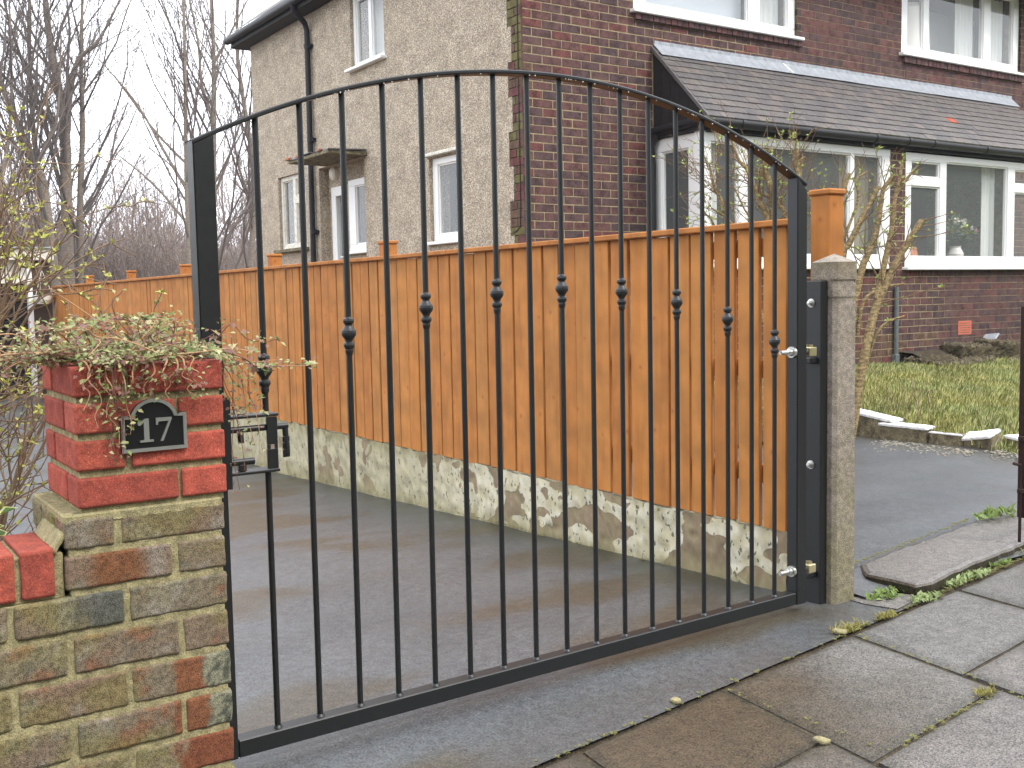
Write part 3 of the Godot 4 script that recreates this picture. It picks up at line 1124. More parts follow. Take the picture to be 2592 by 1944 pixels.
	bw.bx(Vector3(7.19, 0.05, ZF), Vector3(7.4, 1.46, ZB - 0.22))
	var bwall := put("bay_wall", bw, M.mortar_far, h)
	brick_wall(bwall, 7.186, 13.4, 0.25, 2.74, bh + [[11.29, 0.67, 11.55, 0.83]], bay, 300, eye_score, 7.186)
	var bside := Transform3D(Basis(Vector3(0, 0, 1), Vector3(0, 1, 0), Vector3(-1, 0, 0)), Vector3(7.19, 0, 0))
	brick_wall(bwall, ZF, ZB, 0.25, 1.46, [], bside, 0, eye_score, ZF)
	window(h, bay, 7.24, 1.47, 10.02, 2.73, [[7.33, 1.58, 7.70, 2.65], [7.82, 1.58, 9.35, 2.65], [9.42, 1.58, 9.88, 2.65]], 0.07)
	window(h, bay, 10.28, 1.46, 13.2, 2.72, [[10.40, 2.46, 10.92, 2.63], [10.39, 1.57, 10.92, 2.36], [11.04, 1.57, 12.27, 2.65], [12.42, 2.46, 12.95, 2.63], [12.42, 1.57, 12.95, 2.36]], 0.08)
	window(h, bside * T(0, 0, 0.0), ZF, 1.47, ZB - 0.0, 2.73, [[-7.98, 1.58, -7.60, 2.60]], 0.05)
	var corner := Buf.new()
	corner.bx(Vector3(7.178, 1.44, -7.50), Vector3(7.25, 2.74, -7.412), 0.006)
	put("corner_post", corner, M.upvc, h)
	# air brick: terracotta with slots
	var vb := Buf.new()
	var slots := []
	for i in 5:
		slots.append([11.31, 0.688 + i * 0.027, 11.53, 0.700 + i * 0.027])
	vb.slab(slots, 11.29, 0.672, 11.55, 0.828, bay, -0.03, 0.006, 0.0)
	vb.bx(Vector3(11.29, 0.672, ZB - 0.04), Vector3(11.55, 0.828, ZB - 0.031))
	put("air_brick", vb, M.vent, h)
	var gp := Buf.new()
	gp.rod(Vector3(10.1, 0.36, ZB + 0.03), Vector3(10.1, 1.24, ZB + 0.03), 0.025, 10)
	gp.bx(Vector3(10.06, 0.36, ZB), Vector3(10.13, 0.5, ZB + 0.06), 0.005)
	put("grey_pipe", gp, M.grey_pipe, h)
	porch_roof(h, ZF, ZB)
	rooms(h, XS, ZF, ZB)

func porch_roof(h: Node3D, ZF: float, ZB: float) -> void:
	var top := Vector3(0, 3.62, ZF)
	var low := Vector3(0, 2.84, ZB + 0.13)
	var x0 := 7.17
	var x1 := 13.42
	var dn := (low - top).normalized()
	var len_ := (low - top).length()
	var nn := Vector3(0, -dn.z, dn.y)
	if nn.y < 0:
		nn = -nn
	var bs := Basis(Vector3.RIGHT, nn, Vector3.RIGHT.cross(nn))
	var deck := Buf.new()
	deck.box(Transform3D(bs, Vector3((x0 + x1) * 0.5, 0, 0) + (top + low) * 0.5 - nn * 0.05), Vector3(x1 - x0 - 0.02, 0.03, len_ - 0.02))
	var roof := put("porch_roof", deck, M.fascia, h)
	var rows := 11
	var gauge := len_ / rows
	var w := 0.165
	var r := RandomNumberGenerator.new()
	r.seed = 33
	var sizes := {}
	var all: Array = []
	for j in rows:
		var off := 0.0 if j % 2 == 0 else w * 0.5
		var i := -1
		while x0 + off + i * w < x1:
			var a: float = max(x0, x0 + off + i * w)
			var b: float = min(x1 - (0.0 if j > 1 else 0.1 * (2 - j)), x0 + off + (i + 1) * w - 0.003)
			i += 1
			if b - a < 0.02:
				continue
			# the tail of the tile lies at (j + 1) * gauge below the top, tilted over the course beneath
			var tilt := Basis(Vector3.RIGHT, -0.125 + r.randf_range(-0.012, 0.012))
			var c := Vector3((a + b) * 0.5, 0, 0) + top + dn * (gauge * (j + 0.42) + r.randf_range(-0.002, 0.003)) + nn * (0.009 + r.randf_range(-0.0015, 0.0025))
			all.append([Transform3D(bs * tilt, c), b - a, gauge * 1.24, r.randf(), j, i])
	all.sort_custom(func(p, q): return (p[0].origin - EYE).length() < (q[0].origin - EYE).length())
	var rest := Buf.new()
	var n := 0
	for q in all:
		var red: bool = q[4] == 6 and abs(q[0].origin.x - 11.35) < 0.09
		if n < 299 or red:
			var key := int(round(q[1] * 500.0))
			if not sizes.has(key):
				var tb := Buf.new()
				tb.box(Transform3D.IDENTITY, Vector3(q[1], 0.019, q[2]), 0.003)
				sizes[key] = tb.mesh()
			var o := put("roof_tile", sizes[key], M.tile_red if red else M.tile[int(q[3] * 4.99)], roof)
			o.transform = q[0]
			n += 1
		else:
			rest.box(q[0], Vector3(q[1], 0.019, q[2]), 0.003)
	put("further_tiles", rest, M.tile[0], roof).set_meta("kind", "stuff")
	# lead flashing in lapped lengths, one lifted corner
	var u := x0 + 0.03
	var k := 0
	while u < x1 - 0.1:
		var u2: float = min(u + 1.45, x1 - 0.06)
		var lb := Buf.new()
		lb.box(Transform3D(bs, Vector3((u + u2) * 0.5, 0, 0) + top + dn * 0.055 + nn * (0.032 + 0.003 * (k % 2))), Vector3(u2 - u + 0.03, 0.006, 0.19), 0.002)
		lb.bx(Vector3(u, top.y - 0.015, ZF), Vector3(u2 + 0.02, top.y + 0.075 + 0.003 * (k % 2), ZF + 0.008 + 0.002 * (k % 2)))
		put("lead_flashing", lb, M.lead, h)
		u = u2
		k += 1
	var lc := Buf.new()
	lc.box(Transform3D(bs.rotated(Vector3.UP, 0.5), Vector3(9.05, 3.60, ZF + 0.07)), Vector3(0.05, 0.02, 0.16), 0.004)
	put("mortar_lump", lc, M.white_paint, h)
	# boarded cheek at the left end
	for i in 6:
		var z0 := ZF + 0.006 + i * 0.125
		var z1: float = min(z0 + 0.121, ZB + 0.12)
		if z1 - z0 < 0.02:
			continue
		var t0: float = top.y - 0.05 + (z0 - ZF) / (low.z - ZF) * (low.y - top.y)
		var t1: float = top.y - 0.05 + (z1 - ZF) / (low.z - ZF) * (low.y - top.y)
		if t0 < 2.84:
			continue
		var cb := Buf.new()
		cb.prism(PackedVector2Array([Vector2(z0, 2.82), Vector2(z1, 2.82), Vector2(z1, max(t1, 2.83)), Vector2(z0, t0)]), 0.02, Transform3D(Basis(Vector3(0, 0, 1), Vector3(0, 1, 0), Vector3(-1, 0, 0)), Vector3(7.2, 0, 0)))
		put("cheek_board", cb, M.fascia, h)
	var vg := Buf.new()                               # verge tiles edge
	vg.box(Transform3D(bs, Vector3(x0 - 0.006, 0, 0) + (top + low) * 0.5 + nn * 0.0), Vector3(0.02, 0.035, len_), 0.003)
	put("verge", vg, M.tile[1], h)
	# fascia, soffit and gutter along the front and the left return
	var fb := Buf.new()
	fb.bx(Vector3(7.14, 2.735, ZB + 0.0), Vector3(13.44, 2.83, ZB + 0.03), 0.003)
	fb.bx(Vector3(7.14, 2.738, ZF + 0.01), Vector3(7.17, 2.84, ZB - 0.002), 0.003)
	fb.bx(Vector3(7.172, 2.735, ZF + 0.01), Vector3(13.42, 2.75, ZB - 0.002))
	put("fascia", fb, M.gutter, h)
	var gt := Buf.new()
	gt.tube(PackedVector3Array([Vector3(7.1, 2.815, ZB + 0.1), Vector3(13.5, 2.815, ZB + 0.1)]), 0.05, 0.05, 14, true)
	for x in [7.6, 8.6, 9.6, 10.15, 10.6, 11.6, 12.6]:
		gt.rod(Vector3(x, 2.815, ZB + 0.1), Vector3(x + 0.05, 2.815, ZB + 0.1), 0.056, 14)
	put("gutter", gt, M.gutter, h)
	var g2 := Buf.new()
	g2.tube(PackedVector3Array([Vector3(7.12, 2.8, ZF + 0.02), Vector3(7.12, 2.815, ZB + 0.06)]), 0.04, 0.04, 12, true)
	g2.tube(PackedVector3Array([Vector3(7.13, 2.78, ZF + 0.1), Vector3(7.13, 2.66, ZF + 0.03), Vector3(7.13, 2.5, ZF + 0.045), Vector3(7.13, 0.3, ZF + 0.045)]), 0.032, 0.032, 10)
	put("downpipe", g2, M.gutter, h)

func rooms(h: Node3D, XS: float, ZF: float, ZB: float) -> void:
	# plain rooms behind the glass
	var r := Buf.new()
	r.bx(Vector3(XS + 0.24, 0.0, -14.5), Vector3(15.75, 0.62, ZB - 0.22))             # ground floor
	r.bx(Vector3(XS + 0.24, 2.95, -14.5), Vector3(15.75, 3.15, ZF - 0.24))            # first floor
	r.bx(Vector3(7.4, 2.752, ZF - 0.3), Vector3(13.4, 2.80, ZB - 0.05))               # bay ceiling
	r.bx(Vector3(XS + 0.24, 4.81, -14.5), Vector3(15.75, 4.9, ZF - 0.24))             # ceiling
	r.bx(Vector3(XS + 0.24, 0.62, -11.05), Vector3(15.75, 2.95, -10.95))              # middle wall below
	r.bx(Vector3(10.1, 0.62, -10.95), Vector3(10.2, 2.95, ZF - 0.1))                  # party wall below
	r.bx(Vector3(XS + 0.9, 0.62, -14.5), Vector3(XS + 1.0, 2.95, -11.05))
	put("inner_wall", r, M.room, h)
	var u := Buf.new()
	u.bx(Vector3(XS + 0.24, 3.15, -10.4), Vector3(15.75, 4.81, -10.3))
	u.bx(Vector3(10.1, 3.15, -10.3), Vector3(10.2, 4.81, ZF - 0.24))
	u.bx(Vector3(XS + 1.3, 3.15, -14.5), Vector3(XS + 1.4, 4.81, -10.4))
	put("upper_inner_wall", u, M.room_light, h)
	# curtains
	curtain("white curtain beside the vase of flowers in the right bay window", 12.0, 12.26, 1.5, 2.66, ZB - 0.2, M.curtain)
	curtain("thin white curtain at the left edge of the right bay window", 10.36, 10.62, 1.5, 2.66, ZB - 0.2, M.curtain)
	curtain("beige curtain at the right end of the left bay window", 9.46, 9.92, 1.5, 2.68, ZB - 0.22, M.curtain_tan)
	curtain("pale curtain at the left end of the left bay window", 7.45, 7.60, 1.5, 2.68, ZB - 0.2, M.curtain)
	curtain("white curtain in the right light of the upper window over the cheek boards", 8.76, 9.2, 4.0, 4.95, ZF - 0.2, M.curtain)
	curtain("white curtain right of the tall lamp in the upper right window", 12.45, 12.82, 4.02, 4.95, ZF - 0.2, M.curtain)
	curtain("white curtain in the rightmost light of the upper right window", 12.95, 13.45, 4.02, 4.95, ZF - 0.2, M.curtain)
	var bl := Buf.new()
	bl.bx(Vector3(7.0, 4.0, ZF - 0.2), Vector3(8.6, 5.0, ZF - 0.19))
	tag(put("window_blind", bl, M.blind), "pale flat blind behind the large pane of the upper window", "blind")
	var sb := Buf.new()
	sb.bx(Vector3(XS + 0.32, 3.9, -11.6), Vector3(XS + 0.33, 4.75, -10.7))
	tag(put("net_curtain", sb, M.curtain), "grey net curtain in the upper window of the pebbledash wall", "curtain")
	var nb := Buf.new()
	nb.bx(Vector3(11.1, 4.0, ZF - 0.66), Vector3(13.55, 4.95, ZF - 0.65))
	tag(put("net_curtain", nb, M.net), "pale net behind the tall lamp in the upper right window", "net curtain")
	var ob := Buf.new()
	ob.bx(Vector3(XS + 0.42, 1.75, -9.9), Vector3(XS + 0.44, 2.7, -9.1))
	tag(put("window_blind", ob, M.olive_blind), "olive blind behind the small side window of the pebbledash wall", "blind")
	# lamp with a tall drum shade
	var lamp := thing("table_lamp", "tall white drum lampshade in the upper right window", "lamp", Vector3(11.62, 4.0, ZF - 0.34))
	var sh := Buf.new()
	sh.lathe(PackedVector2Array([Vector2(0.27, 0.08), Vector2(0.29, 0.1), Vector2(0.27, 0.62), Vector2(0.22, 0.68), Vector2(0.06, 0.70)]), Transform3D.IDENTITY, 28)
	put("lamp_shade", sh, M.china, lamp)
	var lb := Buf.new()
	lb.lathe(PackedVector2Array([Vector2(0.1, -0.2), Vector2(0.12, -0.1), Vector2(0.05, 0.02), Vector2(0.02, 0.3)]), Transform3D.IDENTITY, 16)
	put("lamp_base", lb, M.china, lamp)
	# vase of flowers on the sill of the right bay
	var vase := thing("flower_vase", "white vase of white and pink flowers on the right bay window sill", "vase", Vector3(11.52, 1.5, ZB - 0.2))
	var vb := Buf.new()
	vb.lathe(PackedVector2Array([Vector2(0.0, 0.0), Vector2(0.05, 0.0), Vector2(0.09, 0.06), Vector2(0.095, 0.12), Vector2(0.06, 0.19), Vector2(0.068, 0.21)]), Transform3D.IDENTITY, 20)
	put("vase_body", vb, M.china, vase)
	var rr := RandomNumberGenerator.new()
	rr.seed = 12
	var leaves := Buf.new()
	for i in 90:
		var d := Vector3(rr.randf_range(-1, 1), rr.randf_range(-0.2, 1.0), rr.randf_range(-0.6, 0.6)).normalized()
		var p := Vector3(0, 0.32, 0) + d * rr.randf_range(0.05, 0.24)
		leaf(leaves, p, d, Vector3(rr.randf_range(-1, 1), 1, rr.randf_range(-1, 1)), 0.07, 0.03)
	put("foliage", leaves, M.holly, vase)
	for i in 9:
		var fl := Buf.new()
		var d := Vector3(rr.randf_range(-1, 1), rr.randf_range(0.1, 1.0), rr.randf_range(0.0, 0.6)).normalized()
		var p := Vector3(0, 0.34, 0) + d * rr.randf_range(0.14, 0.22)
		for k in 14:
			var e := (d + Vector3(rr.randf_range(-1, 1), rr.randf_range(-1, 1), rr.randf_range(-1, 1)) * 0.9).normalized()
			leaf(fl, p, e, d, 0.05, 0.03)
		put("flower", fl, M.petal_pink if i in [2, 6] else M.petal, vase)
	var pot := thing("small_vase", "small green vase left of the flower vase on the sill", "vase", Vector3(11.17, 1.5, ZB - 0.2))
	var pb := Buf.new()
	pb.lathe(PackedVector2Array([Vector2(0.05, 0.0), Vector2(0.075, 0.05), Vector2(0.06, 0.14), Vector2(0.04, 0.17)]), Transform3D.IDENTITY, 16)
	put("vase_body", pb, M.holly, pot)
	var pf := Buf.new()
	for i in 40:
		var d := Vector3(rr.randf_range(-1, 1), rr.randf_range(0.0, 1.0), rr.randf_range(-0.6, 0.6)).normalized()
		leaf(pf, Vector3(0, 0.2, 0) + d * rr.randf_range(0.03, 0.14), d, Vector3.UP, 0.05, 0.02)
	put("foliage", pf, M.holly, pot)
	var ph := Buf.new()
	ph.box(Transform3D(Basis(Vector3.RIGHT, -0.2), Vector3(10.66, 1.63, ZB - 0.16)), Vector3(0.13, 0.13, 0.012), 0.003)
	tag(put("picture_frame", ph, M.tile_orange), "small tan picture frame on the sill of the right bay window", "frame")
	var dk := thing("small_lamp", "small white lamp behind the left light of the right bay", "lamp", Vector3(10.82, 1.5, ZB - 0.5))
	var d1 := Buf.new()
	d1.lathe(PackedVector2Array([Vector2(0.05, 0.0), Vector2(0.02, 0.04), Vector2(0.015, 0.16)]), Transform3D.IDENTITY, 14)
	put("lamp_base", d1, M.furniture, dk)
	var d2 := Buf.new()
	d2.lathe(PackedVector2Array([Vector2(0.12, 0.16), Vector2(0.06, 0.29)]), Transform3D.IDENTITY, 18)
	put("lamp_shade", d2, M.china, dk)
	var cup := thing("cupboard", "pale tall cupboard in the room behind the right bay", "cupboard", Vector3(11.3, 0.62, -9.6))
	var c1 := Buf.new()
	c1.bx(Vector3(-0.35, 0, -0.25), Vector3(0.35, 1.9, 0.25), 0.01)
	put("carcass", c1, M.room_light, cup)
	var table := Buf.new()
	table.bx(Vector3(7.45, 1.34, ZB - 0.45), Vector3(10.0, 1.47, ZB - 0.1))
	table.bx(Vector3(10.3, 1.34, ZB - 0.6), Vector3(13.2, 1.5, ZB - 0.08))
	put("window_board", table, M.furniture, h)

func curtain(label: String, x0: float, x1: float, y0: float, y1: float, z: float, m: Material) -> void:
	var b := Buf.new()
	var n := 40
	for j in 2:
		for i in n + 1:
			var x: float = lerp(x0, x1, float(i) / n)
			var a := x * 75.0
			b.vert(Vector3(x, y0 if j == 0 else y1, z + 0.022 * sin(a) + 0.01 * sin(a * 0.37)), Vector3(-cos(a) * 0.8, 0, 1).normalized())
	for i in n:
		b.link(i, i + 1, i + n + 2)
		b.link(i, i + n + 2, i + n + 1)
	tag(put("curtain", b, m), label, "curtain", "window curtains")

func garage() -> void:
	var g := thing("garage", "small garage with a white fascia and black slatted door at the drive end", "garage")
	var z := -17.3
	var w := Buf.new()
	w.bx(Vector3(3.03, -0.25, z - 5.0), Vector3(3.30, 1.89, z), 0.0)
	w.bx(Vector3(-0.4, -0.25, z - 5.0), Vector3(-0.2, 1.89, z))
	w.bx(Vector3(-0.2, -0.25, z - 5.0), Vector3(3.03, 1.89, z - 4.8))
	put("wall", w, M.furniture, g)
	var f := Buf.new()
	f.bx(Vector3(-0.5, 1.89, z - 5.0), Vector3(3.33, 2.06, z + 0.12), 0.008)
	put("fascia", f, M.old_white, g)
	var rf := Buf.new()
	rf.bx(Vector3(-0.55, 2.062, z - 5.05), Vector3(3.36, 2.085, z + 0.16), 0.004)
	put("roof", rf, M.lead, g)
	var l := Buf.new()
	l.bx(Vector3(-0.2, 1.55, z - 0.12), Vector3(2.96, 1.888, z - 0.02), 0.004)
	put("lintel_panel", l, M.old_white, g)
	var j := Buf.new()
	j.bx(Vector3(2.962, -0.2, z - 0.1), Vector3(3.028, 1.888, z + 0.03), 0.006)
	put("door_jamb", j, M.upvc, g)
	for i in 13:
		var d := Buf.new()
		d.bx(Vector3(-0.2, -0.2 + i * 0.134, z - 0.14), Vector3(2.96, -0.2 + i * 0.134 + 0.126, z - 0.09), 0.012)
		put("door_slat", d, M.black, g)
	var tr := Buf.new()
	tr.bx(Vector3(-0.2, -0.22, z - 0.08), Vector3(3.0, -0.12, z + 0.06), 0.01)
	put("threshold", tr, M.stone, g)
	var hb := thing("hanging_basket", "white hanging basket on chains by the garage corner", "basket", Vector3(3.13, 1.24, z + 0.22))
	var b := Buf.new()
	b.lathe(PackedVector2Array([Vector2(0.0, 0.0), Vector2(0.1, 0.0), Vector2(0.135, 0.06), Vector2(0.145, 0.13), Vector2(0.13, 0.132), Vector2(0.1, 0.05), Vector2(0, 0.04)]), Transform3D.IDENTITY, 22)
	put("bowl", b, M.china, hb)
	for i in 3:
		var c := Buf.new()
		var a := TAU * i / 3.0 + 0.4
		c.rod(Vector3(cos(a) * 0.14, 0.13, sin(a) * 0.14), Vector3(0, 0.5, 0), 0.004, 5)
		put("chain", c, M.old_white, hb)
	var br := Buf.new()
	br.tube(PackedVector3Array([Vector3(0, 0.5, 0), Vector3(0, 0.54, -0.05), Vector3(0, 0.54, -0.22)]), 0.008, 0.008, 6)
	put("bracket", br, M.black, hb)

# ------------------------------------------------------------------ fence on its rendered wall
func fence() -> void:
	var f := thing("board_fence", "long orange-stained vertical board fence along the drive", "fence", Vector3(3.3, 0.24, -10.0))
	var off := -f.position
	var r := RandomNumberGenerator.new()
	r.seed = 44
	var meshes: Array = []
	for k in 4:
		var b := Buf.new()
		b.box(Transform3D.IDENTITY, Vector3(0.021, 1.235, 0.117 + k * 0.004), 0.0025)
		meshes.append(b.mesh())
	var z := -2.93
	while z > -17.2:
		var o := put("board", meshes[r.randi() % 4], M.board[r.randi() % 6], f)
		o.position = Vector3(3.311 + r.randf_range(-0.003, 0.003), 0.24 + 0.6175 + r.randf_range(-0.006, 0.006), z - 0.0625) + off
		o.rotation = Vector3(r.randf_range(-0.003, 0.003), r.randf_range(-0.03, 0.03), 0)
		z -= 0.1385 + r.randf_range(-0.004, 0.006) if z > -5.5 else 0.134 + r.randf_range(-0.002, 0.003)
	for q in [[-2.89, -6.5], [-6.503, -11.0], [-11.003, -17.2]]:
		var c := Buf.new()
		c.bx(Vector3(3.272, 1.476, q[1]) + off, Vector3(3.352, 1.502, q[0]) + off, 0.004)
		put("capping", c, M.board[3], f)
	for y in [0.42, 0.86, 1.36]:
		var b := Buf.new()
		b.bx(Vector3(3.325, y, -17.2) + off, Vector3(3.36, y + 0.075, -2.95) + off, 0.004)
		put("rail", b, M.board[1], f)
	for pz in [-2.815, -6.54, -8.6, -11.05, -13.15, -15.3]:
		var p := Buf.new()
		p.bx(Vector3(3.362, -0.3, pz - 0.046) + off, Vector3(3.452, 1.588, pz + 0.046) + off, 0.004)
		var o := put("post", p, M.board[3], f)
		var cp := Buf.new()
		cp.bx(Vector3(3.354, 1.588, pz - 0.054) + off, Vector3(3.460, 1.612, pz + 0.054) + off, 0.006)
		put("post_cap", cp, M.board[3], o)
	# the low wall: lumpy, with flaking render
	var w := Buf.new()
	w.use_t = true
	var n3 := noise(3.0, 46, 3)
	var nz := 420
	var ny := 10
	var face := func(t: float, z_: float, y: float) -> Vector3:
		return Vector3(3.296 + 0.010 * n3.get_noise_2d(z_ * 1.5, y * 3.0) + 0.006 * n3.get_noise_2d(z_ * 6.0, y * 6.0) - 0.004 * smoothstep(0.06, 0.0, y - drive_y(z_)), y, z_)
	for i in nz + 1:
		var t := float(i) / nz
		var z_ := -2.915 - 14.2 * pow(t, 1.7)
		for j in ny + 1:
			var s := float(j) / ny
			var y0 := drive_y(z_) - 0.03
			var y1 := 0.236 + 0.012 * n3.get_noise_2d(z_ * 2.5, 9.0)
			var p: Vector3 = face.call(t, z_, lerp(y0, y1, s))
			var e := 0.01
			var dz: Vector3 = face.call(t, z_ + e, p.y) - face.call(t, z_ - e, p.y)
			var dy: Vector3 = face.call(t, z_, p.y + e) - face.call(t, z_, p.y - e)
			var nn := dz.cross(dy).normalized()
			if nn.x > 0:
				nn = -nn
			w.vert(p, nn, Vector2(t, 1.0 - s))
	for i in nz:
		for j in ny:
			var q := i * (ny + 1) + j
			w.link(q, q + 1, q + ny + 2)
			w.link(q, q + ny + 2, q + ny + 1)
	for i in nz:                                      # top and back
		var a := w.v[i * (ny + 1) + ny]
		var b := w.v[(i + 1) * (ny + 1) + ny]
		w.quad(a, b, Vector3(3.46, b.y, b.z), Vector3(3.46, a.y, a.z), Vector3.UP)
	w.quad(Vector3(3.296, -0.05, -2.915), Vector3(3.46, -0.05, -2.915), Vector3(3.46, 0.236, -2.915), Vector3(3.296, 0.236, -2.915), Vector3(0, 0, 1))
	var wall := put("low_wall", w, render_material())
	tag(wall, "low wall with flaking cream render under the board fence", "wall")

func render_material() -> StandardMaterial3D:
	# cream render that has flaked off in sharp patches, olive growth at head and foot
	var wx := 2048
	var wy := 256
	var patch := noise(0.9, 61, 3)
	var edge := noise(9.0, 62, 2)
	var blot := noise(5.0, 63, 3)
	var grime := noise(2.2, 64, 3)
	var rgb := PackedByteArray()
	rgb.resize(wx * wy * 3)
	var hh := PackedByteArray()
	hh.resize(wx * wy * 3)
	var cream := c8(184, 175, 146)
	var pale := c8(196, 190, 170)
	var bare := c8(138, 124, 96)
	var olive := c8(126, 119, 86)
	var grey := c8(160, 152, 124)
	var darkc := c8(74, 74, 58)
	var w := white(256, 65)
	for x in wx:
		var t := (x + 0.5) / wx
		var z := 14.2 * pow(t, 1.7)
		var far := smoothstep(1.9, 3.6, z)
		for y in wy:
			var s := 1.0 - (y + 0.5) / wy                # 0 foot, 1 head
			var yy := s * 0.3
			var a := patch.get_noise_2d(z * 2.2, yy * 3.4) + 0.13 * edge.get_noise_2d(z, yy)
			var bl := blot.get_noise_2d(z * 2.0, yy * 2.0)
			var off := a > 0.10 + 0.22 * far
			var cc := cream.lerp(pale, clamp(0.5 + 1.4 * bl, 0.0, 1.0))
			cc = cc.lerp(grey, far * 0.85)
			if off:
				cc = bare.lerp(c8(126, 108, 88), clamp(0.5 + bl, 0.0, 1.0))
				cc = cc.lerp(olive, 0.3 * smoothstep(0.5, 0.0, s))
			elif edge.get_noise_2d(z * 3.0 + 50.0, yy * 2.0) > 0.47 + 0.1 * far:
				cc = cc.lerp(darkc, 0.75)
			var g := grime.get_noise_2d(z * 3.0, yy * 1.2)
			cc = cc.lerp(olive, clamp(smoothstep(0.4, 0.0, s) * 0.75 + g * 0.4, 0.0, 0.75))
			cc = cc.lerp(olive, clamp(smoothstep(0.8, 1.0, s) * (0.5 + g) * (0.3 + far), 0.0, 0.8))
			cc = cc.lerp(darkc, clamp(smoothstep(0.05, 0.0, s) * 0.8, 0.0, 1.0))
			var k := 0.94 + 0.12 * w[(x & 255) * 256 + y]
			var i := (y * wx + x) * 3
			rgb[i] = clampi(int(cc.r * k * 255.0), 0, 255)
			rgb[i + 1] = clampi(int(cc.g * k * 255.0), 0, 255)
			rgb[i + 2] = clampi(int(cc.b * k * 255.0), 0, 255)
			var hv := clampi(int(120.0 + (0.0 if off else 90.0) + bl * 60.0), 0, 255)
			hh[i] = hv
			hh[i + 1] = hv
			hh[i + 2] = hv
	var m := mat(Color.WHITE, 0.95)
	m.albedo_texture = ImageTexture.create_from_image(Image.create_from_data(wx, wy, false, Image.FORMAT_RGB8, rgb))
	m.heightmap_enabled = true
	m.heightmap_texture = ImageTexture.create_from_image(Image.create_from_data(wx, wy, false, Image.FORMAT_RGB8, hh))
	m.heightmap_scale = 0.4
	return m

# ------------------------------------------------------------------ pillar and garden wall
func rough_brick(size: Vector3, seed_: int, cell := 0.012, round_ := 0.006, amp := 0.0012, tone = null) -> Buf:
	# a brick with rounded, slightly eaten edges; tone(p) gives vertex colours
	var b := Buf.new()
	b.use_c = tone != null
	var nz := noise(28.0, seed_, 3)
	var big := noise(9.0, seed_ + 500, 2)
	var h := size * 0.5
	for ax in 3:
		var a1 := (ax + 1) % 3
		var a2 := (ax + 2) % 3
		var n1: int = max(3, int(ceil(size[a1] / cell)))
		var n2: int = max(3, int(ceil(size[a2] / cell)))
		for s in [-1.0, 1.0]:
			var base := b.v.size()
			for j in n2 + 1:
				for i in n1 + 1:
					var p := Vector3.ZERO
					p[ax] = s * h[ax]
					p[a1] = lerp(-h[a1], h[a1], float(i) / n1)
					p[a2] = lerp(-h[a2], h[a2], float(j) / n2)
					var er := round_ * (1.0 + 0.7 * big.get_noise_3dv(p * 3.0))
					var inner := Vector3(clamp(p.x, -h.x + er, h.x - er), clamp(p.y, -h.y + er, h.y - er), clamp(p.z, -h.z + er, h.z - er))
					var d := (p - inner).normalized()
					var q := inner + d * er
					if tone != null:
						b.col = tone.call(q)
					q += d * amp * nz.get_noise_3dv(q) * 1.5
					b.vert(q, d)
			for j in n2:
				for i in n1:
					var q0 := base + j * (n1 + 1) + i
					b.link(q0, q0 + 1, q0 + n1 + 2)
					b.link(q0, q0 + n1 + 2, q0 + n1 + 1)
	return b

